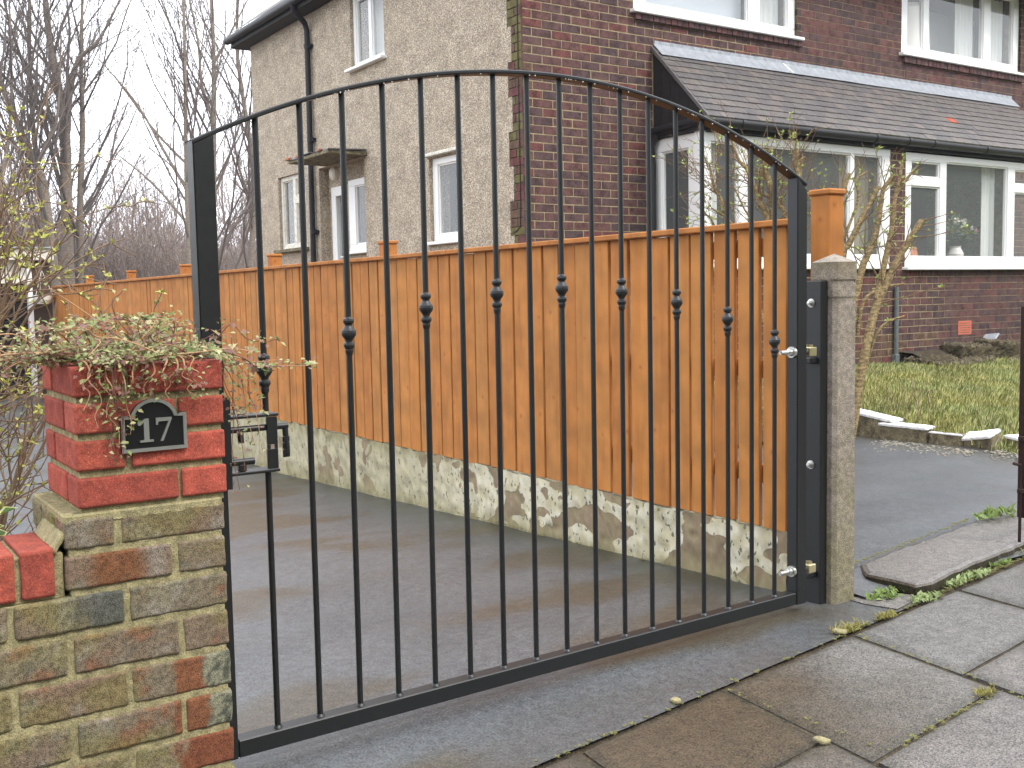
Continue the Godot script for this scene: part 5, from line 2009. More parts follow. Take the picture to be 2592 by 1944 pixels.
	for e in eds:
		var t := thing("edging_stone", e[5], "edging stone", e[0] + Vector3(0, 0.115, 0), e[3], "white-topped edging stones along the lawn")
		t.rotation.x = e[4]
		if e[4] < -0.1:
			t.rotation.z = 0.28
		var sb := rough_brick(Vector3(0.13, e[1] + 0.1, e[2]), r.randi() % 999, 0.02, 0.012, 0.006).mesh()
		put("stone", sb, M.stone, t).position = Vector3(0.03, e[1] * 0.5 - 0.05, 0)
		if e[6]:
			var pt := rough_brick(Vector3(0.145, 0.026, e[2] + 0.012), r.randi() % 999, 0.02, 0.009, 0.004).mesh()
			put("white_paint", pt, M.white_paint, t).position = Vector3(0.03, e[1] - 0.006, 0)
		else:
			var pt := rough_brick(Vector3(0.02, 0.014, e[2]), r.randi() % 999, 0.02, 0.006, 0.003).mesh()
			put("white_paint", pt, M.white_paint, t).position = Vector3(-0.03, e[1] - 0.002, 0)
	# rubble under the bay window
	var rocks := [
		[Vector3(10.75, 0.36, -7.02), Vector3(0.95, 0.13, 0.35), 0.06, "flat mossy stone under the grey pipe at the house wall"],
		[Vector3(11.05, 0.47, -7.14), Vector3(0.55, 0.2, 0.3), -0.05, "dark upright stone below the terracotta vent"],
		[Vector3(11.75, 0.47, -7.05), Vector3(0.85, 0.2, 0.3), -0.1, "long dark stone right of the terracotta vent"],
		[Vector3(11.42, 0.36, -6.72), Vector3(0.32, 0.1, 0.2), 0.1, "small pale stone lying at the edge of the grass"],
		[Vector3(12.1, 0.36, -6.7), Vector3(0.4, 0.12, 0.25), 0.0, "grey rounded stone at the right edge of the lawn"],
		[Vector3(10.45, 0.40, -7.2), Vector3(0.7, 0.12, 0.25), 0.02, "leftmost low stone against the brick wall below the bay"],
	]
	for q in rocks:
		var rk := rough_brick(q[1], r.randi() % 999, 0.02, 0.02, 0.045)
		var o := put("stone", rk, M.rubble, self)
		o.position = q[0]
		o.rotation = Vector3(0.05, q[2] * 2.0, q[2])
		tag(o, q[3], "stone", "rubble stones under the bay window")
	var sl := Buf.new()
	sl.box(Transform3D(Basis(Vector3(0, 0, 1), 0.35) * Basis(Vector3.UP, 0.3), Vector3(11.55, 0.60, -7.2)), Vector3(0.4, 0.02, 0.16), 0.004)
	tag(put("slate", sl, M.lead), "grey broken slate leaning on the stones below the vent", "slate")
	var soil := sheet(10.2, 14.0, -7.42, -6.9, 0.1, func(x, z): return 0.40 + 0.12 * smoothstep(-6.95, -7.3, z) + 0.03 * st.get_noise_2d(x * 2.0, z * 2.0), func(_x, _z): return Color.WHITE)
	struct("soil_border", soil, M.soil)
	# gravel scattered at the foot of the edging
	var pm := rough_brick(Vector3(0.02, 0.012, 0.016), 5, 0.02, 0.005, 0.002).mesh()
	var mm := MultiMesh.new()
	mm.transform_format = MultiMesh.TRANSFORM_3D
	mm.mesh = pm
	mm.instance_count = 420
	for i in 420:
		var z := r.randf_range(-4.9, -3.75)
		var x := 6.58 - absf(r.randfn(0.0, 0.2)) + (0.25 if z > -4.15 else 0.0)
		mm.set_instance_transform(i, Transform3D(Basis(Vector3.UP, r.randf() * TAU).scaled(Vector3.ONE * r.randf_range(0.4, 1.2)), Vector3(x, 0.115 + 0.002, z)))
	var mi := MultiMeshInstance3D.new()
	mi.name = "gravel"
	mi.multimesh = mm
	mi.material_override = M.pebbles
	add_child(mi)
	mi.set_meta("kind", "stuff")
	tag(mi, "loose pale gravel along the foot of the white-topped edging", "gravel")
	# bits of old mortar and pale pebbles on the pavement line
	var bits := [[Vector3(2.115, 0.008, -2.36 + 0.06), 0.035, "pale flat pebble at the asphalt edge left of the concrete post"], [Vector3(2.24, 0.006, -1.86), 0.042, "pale mortar crumb on the joint between two brown slabs"], [Vector3(3.02, 0.01, -2.43), 0.05, "pale lump at the weedy corner in front of the concrete post"]]
	for q in bits:
		var o := put("pebble", rough_brick(Vector3(q[1], 0.014, q[1] * 0.7), r.randi() % 99, 0.012, 0.006, 0.003), M.mortar, self)
		o.position = q[0]
		o.rotation.y = q[1] * 40.0
		tag(o, q[2], "pebble")

# ------------------------------------------------------------------ plants
func leaf(b: Buf, p: Vector3, d: Vector3, up: Vector3, len_: float, wid: float) -> void:
	var s := d.cross(up)
	if s.length_squared() < 1e-6:
		s = d.cross(Vector3(0.3, 0.8, 0.5))
	s = s.normalized() * wid * 0.5
	var n := s.cross(d).normalized()
	var m := p + d * len_ * 0.45
	var tip := p + d * len_ - n * len_ * 0.12
	var lift := n * wid * 0.18
	b.tri(p, m + s + lift, tip, (n - s.normalized() * 0.3).normalized())
	b.tri(p, tip, m - s + lift, (n + s.normalized() * 0.3).normalized())

func branch(bufs: Array, pts: PackedVector3Array, r0: float, r1: float, level: int, spec: Dictionary, r: RandomNumberGenerator) -> void:
	# one limb and, recursively, what grows from it
	var sides: int = [8, 5, 4, 3, 3][level]
	bufs[0 if level == 0 else 1].tube(pts, r0, r1, sides, false)
	if level >= spec.levels:
		return
	var total := 0.0
	for i in pts.size() - 1:
		total += pts[i].distance_to(pts[i + 1])
	var count: int = max(1, int(total * spec.density[level]))
	for c in count:
		var t: float = lerp(spec.start[level], 1.0, (c + r.randf()) / count)
		var f := t * (pts.size() - 1)
		var i: int = min(int(f), pts.size() - 2)
		var p := pts[i].lerp(pts[i + 1], f - i)
		var d := (pts[i + 1] - pts[i]).normalized()
		var side := d.cross(Vector3(r.randf_range(-1, 1), r.randf_range(-1, 1), r.randf_range(-1, 1))).normalized()
		var ang: float = deg_to_rad(r.randf_range(spec.angle[0], spec.angle[1]))
		var dir := (d * cos(ang) + side * sin(ang)).normalized()
		var ln: float = total * r.randf_range(spec.ratio[0], spec.ratio[1]) * (1.15 - 0.6 * t)
		if ln < spec.least:
			ln = spec.least * r.randf_range(0.8, 1.4)
		var seg: int = [6, 5, 4, 3, 2][level + 1]
		var q := PackedVector3Array([p])
		var cur := p
		for k in seg:
			dir = (dir + Vector3(r.randf_range(-1, 1), r.randf_range(-1, 1) + spec.rise, r.randf_range(-1, 1)) * spec.wiggle).normalized()
			cur += dir * ln / seg
			q.push_back(cur)
		var rr: float = lerp(r0, r1, t) * r.randf_range(0.38, 0.62) * spec.get("slim", 1.0)
		rr = max(rr, spec.thin)
		branch(bufs, q, rr, max(rr * 0.35, spec.thin * 0.7), level + 1, spec, r)

func smooth_path(pts: Array, per := 4) -> PackedVector3Array:
	var c := Curve3D.new()
	for i in pts.size():
		var a: Vector3 = pts[max(i - 1, 0)]
		var b: Vector3 = pts[min(i + 1, pts.size() - 1)]
		var h := (b - a) / 6.0
		c.add_point(pts[i], -h, h)
	var out := PackedVector3Array()
	for i in pts.size() - 1:
		for k in per:
			out.push_back(c.sample(i, float(k) / per))
	out.push_back(pts[pts.size() - 1])
	return out

func tree(called: String, label: String, base: Vector3, stems: Array, spec: Dictionary, seed_: int, far := false, group := "bare trees behind the fence") -> Node3D:
	# stems: [points in world, radius at foot, radius at top]
	var o := thing(called, label, "tree", base, 0.0, group)
	var r := RandomNumberGenerator.new()
	r.seed = seed_
	var bufs := [Buf.new(), Buf.new()]
	for s in stems:
		var pts: Array = []
		for p in s[0]:
			pts.append(p - base)
		branch(bufs, smooth_path(pts), s[1], s[2], 0, spec, r)
	put("trunk", bufs[0], M.bark_far if far else M.bark, o)
	put("crown", bufs[1], M.twig_far if far else M.twig, o)
	return o

func trees() -> void:
	var big := {levels = 4, density = [1.8, 1.6, 2.3, 2.9], start = [0.12, 0.2, 0.15, 0.1], angle = [18, 44], slim = 0.8, ratio = [0.3, 0.56], least = 0.28, rise = 0.55, wiggle = 0.2, thin = 0.0058}
	var v := func(l: Array) -> Array:
		var out: Array = []
		for q in l:
			out.append(Vector3(q[0], q[1], q[2]))
		return out
	tree("bare_tree", "large bare tree with several stems at the left, over the garage", Vector3(5.65, -0.6, -27.6), [
		[v.call([[5.68, -0.6, -27.6], [5.70, 2.4, -27.75], [5.83, 5.46, -27.95], [5.77, 6.4, -28.08], [5.63, 8.2, -28.33], [5.6, 11.0, -28.44]]), 0.17, 0.05],
		[v.call([[5.5, -0.6, -27.4], [5.16, 2.63, -26.91], [5.11, 4.03, -27.08], [4.93, 4.67, -27.27], [4.62, 5.74, -27.58], [4.42, 6.57, -27.79], [4.1, 9.0, -28.06]]), 0.13, 0.035],
		[v.call([[5.01, 4.5, -27.2], [5.3, 5.17, -27.06], [5.49, 5.72, -26.99], [5.65, 7.5, -26.96]]), 0.06, 0.02],
		[v.call([[5.87, 5.4, -27.92], [5.98, 6.32, -27.93], [6.22, 7.18, -27.85], [6.69, 7.7, -27.59], [7.4, 9.2, -27.28]]), 0.09, 0.02],
		[v.call([[5.9, -0.6, -27.8], [6.05, 3.2, -27.9], [6.25, 5.5, -28.0], [6.3, 7.2, -28.0], [6.5, 9.6, -28.1]]), 0.10, 0.03],
		[v.call([[5.4, -0.6, -28.2], [5.3, 3.4, -28.3], [5.2, 6.2, -28.5], [5.35, 9.6, -28.6]]), 0.10, 0.03],
	], big, 201)
	tree("bare_tree", "slender bare tree left of the gate's latch stile, limbs sweeping left", Vector3(7.5, -0.6, -23.9), [
		[v.call([[7.49, -0.6, -23.9], [7.53, 2.33, -24.07], [7.58, 3.86, -24.19], [7.63, 5.08, -24.28], [7.71, 6.59, -24.37], [7.8, 9.6, -24.5]]), 0.075, 0.025],
		[v.call([[7.60, 3.7, -24.16], [7.26, 4.47, -24.46], [6.75, 5.71, -24.93], [6.1, 6.7, -25.4]]), 0.045, 0.012],
		[v.call([[7.64, 4.28, -24.19], [7.11, 5.0, -24.62], [6.44, 6.2, -25.18]]), 0.035, 0.012],
		[v.call([[7.52, 3.0, -24.1], [6.9, 3.9, -24.5], [6.2, 4.6, -24.9]]), 0.035, 0.01],
	], big, 202)
	tree("bare_tree", "bare tree with a straight forked trunk behind the gate's latch stile", Vector3(8.3, -0.6, -24.7), [
		[v.call([[8.25, -0.6, -24.7], [8.31, 2.37, -24.76], [8.49, 5.23, -24.92], [8.61, 7.17, -25.04], [8.64, 10.0, -25.16]]), 0.10, 0.03],
		[v.call([[8.5, 5.51, -24.94], [8.33, 6.25, -25.13], [8.31, 7.36, -25.25], [8.1, 9.0, -25.46]]), 0.05, 0.015],
		[v.call([[8.59, 6.8, -25.01], [8.93, 7.44, -24.84], [9.5, 8.6, -24.57]]), 0.04, 0.012],
		[v.call([[8.4, 4.2, -24.85], [8.0, 5.0, -24.95], [7.75, 6.3, -25.1]]), 0.04, 0.012],
	], big, 203)
	tree("bare_tree", "bare tree beside the left edge of the pebbledash house wall", Vector3(9.7, -0.6, -26.0), [
		[v.call([[9.6, -0.6, -26.1], [9.67, 1.65, -26.19], [9.87, 3.24, -26.22], [9.94, 4.64, -26.31], [9.84, 6.33, -26.54], [9.79, 7.63, -26.7], [9.94, 10.0, -26.7]]), 0.10, 0.03],
		[v.call([[9.9, 3.6, -26.2], [9.55, 4.5, -26.2], [9.35, 5.8, -26.2]]), 0.05, 0.015],
	], big, 204)
	tree("bare_tree", "dense bare tree at the left edge of the picture, above the yellow-budded shrub", Vector3(3.6, -0.6, -26.5), [
		[v.call([[3.6, -0.6, -26.5], [3.75, 2.6, -26.6], [3.9, 5.0, -26.8], [3.95, 7.4, -27.0], [4.2, 10.0, -27.1]]), 0.12, 0.03],
		[v.call([[3.75, 2.6, -26.6], [4.2, 4.2, -26.8], [4.5, 5.8, -27.0], [4.6, 8.2, -27.1]]), 0.07, 0.02],
		[v.call([[3.7, 1.4, -26.6], [3.3, 3.6, -26.7], [3.2, 6.4, -26.8]]), 0.06, 0.02],
	], big, 205)
	# the wood beyond: five kinds of young tree, copied
	var young := {levels = 4, density = [2.6, 2.3, 3.0, 3.2], start = [0.18, 0.15, 0.1, 0.1], angle = [18, 48], ratio = [0.28, 0.5], least = 0.3, rise = 0.6, wiggle = 0.2, thin = 0.008}
	var r := RandomNumberGenerator.new()
	r.seed = 300
	var protos: Array = []
	var kinds := ["slender bare young tree in the wood behind the garage", "twiggy bare tree of the wood between the two near trees", "bare multi-stemmed tree low in the wood", "tall thin bare tree standing in the wood", "bushy bare tree at the edge of the wood"]
	for k in 5:
		var st: Array = []
		var hgt: float = [6.5, 5.4, 4.8, 7.4, 4.2][k]
		for s in [1, 2, 3, 1, 3][k]:
			var a := r.randf() * TAU
			var lean: float = 0.0 if s == 0 else r.randf_range(0.4, 1.0)
			st.append([[Vector3.ZERO, Vector3(cos(a) * lean * 0.5, hgt * 0.35, sin(a) * lean * 0.5), Vector3(cos(a) * lean, hgt * 0.7, sin(a) * lean) + Vector3(r.randf_range(-0.2, 0.2), 0, r.randf_range(-0.2, 0.2)), Vector3(cos(a) * lean * 1.3, hgt, sin(a) * lean * 1.3)], 0.07 if s == 0 else 0.05, 0.012])
		protos.append(tree("wood_tree", kinds[k], Vector3.ZERO, st, young, 310 + k, true, "bare trees of the wood"))
	var spots: Array = []
	for i in 46:
		var z := -31.0 - 34.0 * ((i + r.randf()) / 46.0)
		var az := deg_to_rad(r.randf_range(6.5, 21.0))
		spots.append([Vector3(-z * tan(az), -0.8, z), r.randi() % 5])
	var used := {}
	var named := {}
	var zones := ["at the picture's left edge", "over the garage roof's left half", "just right of the garage roof", "left of the slender near tree", "behind the slender near tree", "close left of the latch stile", "between latch stile and house"]
	var depths := ["front row", "second row", "third row", "fourth row", "last row"]
	for s in spots:
		var size: float = r.randf_range(0.8, 1.15) * (1.0 + 0.012 * (-s[0].z - 31.0))
		var turn := r.randf() * TAU
		var deg := rad_to_deg(atan2(s[0].x, -s[0].z))
		var words: String = "%s, %s, %s" % [["slender bare tree", "twiggy bare tree", "multi-stemmed bare tree", "tall thin bare tree", "bushy bare tree"][s[1]], depths[clampi(int((-s[0].z - 31.0) / 6.8), 0, 4)] + " of wood", zones[clampi(int((deg - 6.5) / 2.08), 0, 6)]]
		if named.has(words):
			words += ", %s of two" % ("taller" if size > named[words] else "lower")
		named[words] = size
		if not used.has(s[1]):
			used[s[1]] = true
			var o: Node3D = protos[s[1]]
			o.position = s[0]
			o.rotation.y = turn
			o.scale = Vector3.ONE * size
			o.set_meta("label", words)
		else:
			copy_of(protos[s[1]], words, s[0], turn, size)
	# tangled scrub that closes the wood below
	var tb := [Buf.new(), Buf.new()]
	for i in 26:
		var a := r.randf() * TAU
		var p := Vector3(r.randf_range(-0.6, 0.6), 0, r.randf_range(-0.6, 0.6))
		var d := Vector3(cos(a) * r.randf_range(0.1, 0.5), 1.0, sin(a) * r.randf_range(0.1, 0.5)).normalized()
		var h := r.randf_range(1.6, 3.2)
		branch(tb, PackedVector3Array([p, p + d * h * 0.5, p + (d + Vector3(0, 0.15, 0)).normalized() * h]), 0.02, 0.006, 1, {levels = 3, density = [0, 4.5, 4.5, 3], start = [0.1, 0.1, 0.1, 0.1], angle = [20, 60], ratio = [0.25, 0.5], least = 0.3, rise = 0.4, wiggle = 0.25, thin = 0.006}, r)
	var mm := MultiMesh.new()
	mm.transform_format = MultiMesh.TRANSFORM_3D
	mm.mesh = tb[1].mesh()
	mm.instance_count = 260
	for i in 260:
		var z := -29.0 - 40.0 * ((i + r.randf()) / 260.0)
		var az := deg_to_rad(r.randf_range(4.0, 23.0))
		mm.set_instance_transform(i, Transform3D(Basis(Vector3.UP, r.randf() * TAU).scaled(Vector3.ONE * r.randf_range(0.8, 1.5)), Vector3(-z * tan(az), -0.8, z)))
	var mi := MultiMeshInstance3D.new()
	mi.name = "woodland_scrub"
	mi.multimesh = mm
	mi.material_override = M.twig_far
	add_child(mi)
	mi.set_meta("kind", "stuff")
	tag(mi, "grey brown leafless scrub filling the wood behind the fence", "scrub")

func buds(b: Buf, crown: Buf, r: RandomNumberGenerator, share: float, size: float) -> void:
	# small opening leaves near twig vertices
	var i := 0
	while i < crown.v.size():
		if r.randf() < share:
			var p := crown.v[i]
			for k in r.randi_range(2, 4):
				var d := Vector3(r.randf_range(-1, 1), r.randf_range(-0.2, 1.2), r.randf_range(-1, 1)).normalized()
				leaf(b, p, d, Vector3(r.randf_range(-1, 1), 0.7, r.randf_range(-1, 1)), size * r.randf_range(0.6, 1.3), size * 0.5)
		i += 1

func shrub(called: String, label: String, base: Vector3, stems: Array, spec: Dictionary, seed_: int, bark: Material, twig: Material, budm: Material, share: float, size: float) -> Node3D:
	var o := thing(called, label, "shrub", base)
	var r := RandomNumberGenerator.new()
	r.seed = seed_
	var bufs := [Buf.new(), Buf.new()]
	for s in stems:
		var pts: Array = []
		for p in s[0]:
			pts.append(p - base)
		branch(bufs, smooth_path(pts), s[1], s[2], 0, spec, r)
		# a sawn end
		var e: Vector3 = pts[pts.size() - 1]
		bufs[0].lathe(PackedVector2Array([Vector2(s[2], -0.002), Vector2(0.0, 0.002)]), Transform3D(Basis.IDENTITY, e), 8)
	put("stems", bufs[0], bark, o)
	put("twigs", bufs[1], twig, o)
	var lf := Buf.new()
	buds(lf, bufs[1], r, share, size)
	put("leaves", lf, budm, o).set_meta("kind", "stuff")
	return o

func shrubs() -> void:
	var v := func(l: Array) -> Array:
		var out: Array = []
		for q in l:
			out.append(Vector3(q[0], q[1], q[2]))
		return out
	var sp := {slim = 0.42, levels = 2, density = [8.0, 7.0, 0], start = [0.25, 0.2, 0], angle = [25, 65], ratio = [0.16, 0.36], least = 0.07, rise = 0.25, wiggle = 0.2, thin = 0.0022}
	shrub("pruned_shrub", "pruned leafless shrub with thick cut stems behind the concrete post", Vector3(6.14, 0.3, -4.74), [
		[v.call([[6.02, 0.2, -4.76], [6.13, 0.75, -4.74], [6.24, 1.08, -4.736], [6.313, 1.262, -4.704], [6.376, 1.392, -4.675], [6.438, 1.506, -4.645], [6.507, 1.628, -4.61], [6.55, 1.69, -4.59]]), 0.034, 0.019],
		[v.call([[6.25, 1.15, -4.73], [6.306, 1.369, -4.72], [6.343, 1.525, -4.71], [6.372, 1.656, -4.704], [6.405, 1.861, -4.702], [6.441, 2.001, -4.691], [6.454, 2.107, -4.693]]), 0.026, 0.008],
		[v.call([[6.40, 1.86, -4.703], [6.481, 1.983, -4.663], [6.548, 2.072, -4.626]]), 0.012, 0.007],
		[v.call([[6.0, 0.2, -4.82], [6.08, 1.0, -4.81], [6.182, 1.364, -4.803], [6.215, 1.445, -4.789], [6.28, 1.617, -4.762], [6.32, 1.822, -4.755], [6.339, 1.912, -4.751], [6.40, 2.0, -4.72]]), 0.03, 0.013],
		[v.call([[6.05, 0.3, -4.88], [6.05, 1.1, -4.88], [6.079, 1.465, -4.882], [6.118, 1.538, -4.863], [6.188, 1.685, -4.83], [6.251, 1.807, -4.8], [6.313, 1.929, -4.77]]), 0.03, 0.014],
		[v.call([[6.0, 0.3, -4.92], [6.0, 1.1, -4.92], [6.018, 1.475, -4.924], [6.062, 1.746, -4.921], [6.105, 1.893, -4.907], [6.148, 2.024, -4.891]]), 0.032, 0.012],
		[v.call([[6.02, 1.2, -4.91], [6.059, 1.482, -4.897], [6.183, 1.825, -4.847], [6.186, 1.973, -4.861], [6.251, 2.03, -4.822]]), 0.012, 0.006],
		[v.call([[6.13, 0.9, -4.80], [6.167, 1.117, -4.788], [6.234, 1.198, -4.752], [6.297, 1.229, -4.712], [6.415, 1.255, -4.635]]), 0.016, 0.006],
		[v.call([[6.15, 0.55, -4.78], [6.22, 0.85, -4.74], [6.30, 0.98, -4.70], [6.42, 1.03, -4.63]]), 0.014, 0.006],
	], sp, 501, M.shrub_bark, M.shrub_twig, M.bud_green, 0.03, 0.03)
	var sp2 := {slim = 0.4, levels = 2, density = [13.0, 8.0, 0], start = [0.3, 0.15, 0], angle = [25, 70], ratio = [0.14, 0.34], least = 0.07, rise = 0.3, wiggle = 0.22, thin = 0.002}
	shrub("pruned_shrub", "twiggy leafless shrub rising above the fence in front of the left bay window", Vector3(5.68, 0.3, -5.05), [
		[v.call([[5.68, 0.2, -5.04], [5.69, 1.2, -5.12], [5.662, 1.714, -5.188], [5.626, 1.821, -5.222], [5.611, 1.89, -5.239], [5.589, 1.974, -5.262], [5.561, 2.067, -5.291], [5.522, 2.123, -5.322], [5.485, 2.272, -5.362]]), 0.03, 0.008],
		[v.call([[5.7, 0.2, -5.04], [5.7, 1.3, -5.12], [5.69, 1.796, -5.177], [5.688, 1.958, -5.194], [5.671, 2.046, -5.215], [5.674, 2.12, -5.218]]), 0.026, 0.016],
		[v.call([[5.76, 0.2, -5.04], [5.80, 1.2, -5.08], [5.765, 1.716, -5.118], [5.733, 1.809, -5.149], [5.723, 1.842, -5.159]]), 0.022, 0.012],
		[v.call([[5.8, 0.2, -5.0], [5.82, 1.3, -5.05], [5.834, 1.71, -5.071], [5.851, 2.042, -5.093], [5.852, 2.2, -5.106]]), 0.026, 0.016],
		[v.call([[5.85, 1.98, -5.09], [5.858, 2.042, -5.088], [5.874, 2.115, -5.084], [5.903, 2.138, -5.067]]), 0.014, 0.012],
		[v.call([[5.55, 0.2, -5.1], [5.52, 1.3, -5.25], [5.413, 1.794, -5.363], [5.385, 1.896, -5.392], [5.365, 1.942, -5.41], [5.353, 2.058, -5.43], [5.348, 2.109, -5.438]]), 0.02, 0.006],
		[v.call([[5.45, 0.2, -5.2], [5.42, 1.3, -5.35], [5.349, 1.68, -5.395], [5.3, 1.764, -5.436]]), 0.014, 0.005],
		[v.call([[5.58, 1.0, -5.15], [5.5, 1.55, -5.28], [5.42, 1.72, -5.33], [5.33, 1.80, -5.4]]), 0.012, 0.004],
		[v.call([[5.66, 1.0, -5.12], [5.6, 1.6, -5.2], [5.5, 1.78, -5.25], [5.44, 1.95, -5.3]]), 0.012, 0.004],
		[v.call([[5.9, 0.5, -5.0], [5.95, 1.5, -5.0], [5.97, 1.75, -4.99], [5.99, 1.9, -4.98]]), 0.012, 0.004],
	], sp2, 502, M.shrub_bark, M.shrub_twig, M.bud_green, 0.025, 0.026)
	# the big budding shrub on the left
	var sp3 := {levels = 3, density = [6.0, 6.5, 7.0], start = [0.2, 0.1, 0.1], angle = [20, 62], ratio = [0.25, 0.5], least = 0.06, rise = 0.12, wiggle = 0.3, thin = 0.002}
	var stems: Array = []
	var r := RandomNumberGenerator.new()
	r.seed = 61
	for i in 22:
		var tx := r.randf_range(0.33, 0.70)
		var base := Vector3(0.27 + (tx - 0.45) * 0.25 + r.randf_range(-0.1, 0.05), 0.0, -3.25 + r.randf_range(-0.2, 0.12))
		var top := Vector3(tx, 1.60 - 1.15 * maxf(tx - 0.46, 0.0) - r.randf() * r.randf() * 0.6, -3.16 + r.randf_range(-0.22, 0.1))
		var mid := base.lerp(top, 0.5) + Vector3(r.randf_range(-0.1, 0.02), 0.08, r.randf_range(-0.06, 0.06))
		stems.append([[base, base.lerp(mid, 0.5) + Vector3(r.randf_range(-0.03, 0.03), 0, 0), mid, mid.lerp(top, 0.5) + Vector3(r.randf_range(-0.03, 0.03), 0.02, 0), top], r.randf_range(0.006, 0.011), 0.0025])
	shrub("budding_shrub", "tangled shrub with yellow green buds left of the brick pillar", Vector3(0.3, 0, -3.25), stems, sp3, 503, M.left_twig, M.left_twig, M.bud, 0.09, 0.016)
	# variegated plant low at the left edge
	var hp := thing("variegated_plant", "variegated green and cream leaves at the left edge above the garden wall", "plant", Vector3(0.36, 0.55, -2.93))
	var rr := RandomNumberGenerator.new()
	rr.seed = 66
	var st := Buf.new()
	for i in 5:
		var e := Vector3(rr.randf_range(-0.12, 0.1), rr.randf_range(0.1, 0.2), rr.randf_range(-0.06, 0.06))
		st.tube(PackedVector3Array([Vector3(0.0, -0.5, 0), e * 0.6, e]), 0.004, 0.002, 5)
	put("stems", st, M.left_twig, hp)
	for i in 26:
		var p := Vector3(rr.randf_range(-0.16, 0.10), rr.randf_range(0.02, 0.2), rr.randf_range(-0.07, 0.07))
		var d := Vector3(rr.randf_range(-1, 1), rr.randf_range(-0.5, 0.7), rr.randf_range(-0.3, 1)).normalized()
		var up := Vector3(rr.randf_range(-0.5, 0.5), 1, rr.randf_range(0.0, 0.8))
		var ln := rr.randf_range(0.035, 0.06)
		var lb := Buf.new()
		leaf(lb, p, d, up, ln, ln * 0.62)
		var o := put("leaf", lb, M.cream, hp)
		var lc := Buf.new()
		leaf(lc, p + d * 0.006 + up.normalized() * 0.0012, d, up, ln * 0.72, ln * 0.4)
		put("leaf_centre", lc, M.holly, o)

func ivy_leaf(size: float, fold: float) -> ArrayMesh:
	# five lobes round the stalk, folded along the midrib
	var b := Buf.new()
	var pts := [Vector2(0, 0), Vector2(0.28, -0.12), Vector2(0.46, 0.1), Vector2(0.3, 0.3), Vector2(0.5, 0.56), Vector2(0.2, 0.58), Vector2(0.0, 1.0), Vector2(-0.2, 0.58), Vector2(-0.5, 0.56), Vector2(-0.3, 0.3), Vector2(-0.46, 0.1), Vector2(-0.28, -0.12)]
	var c := Vector3(0, 0, 0.3 * size)
	var p3: Array = []
	for q in pts:
		p3.append(Vector3(q.x * size, absf(q.x) * fold * size - 0.12 * size * q.y * q.y, q.y * size))
	for i in pts.size():
		var a: Vector3 = p3[i]
		var e: Vector3 = p3[(i + 1) % pts.size()]
		var n := (a - c).cross(e - c).normalized()
		if n.y < 0:
			n = -n
		b.tri(c, a, e, n)
	return b.mesh()

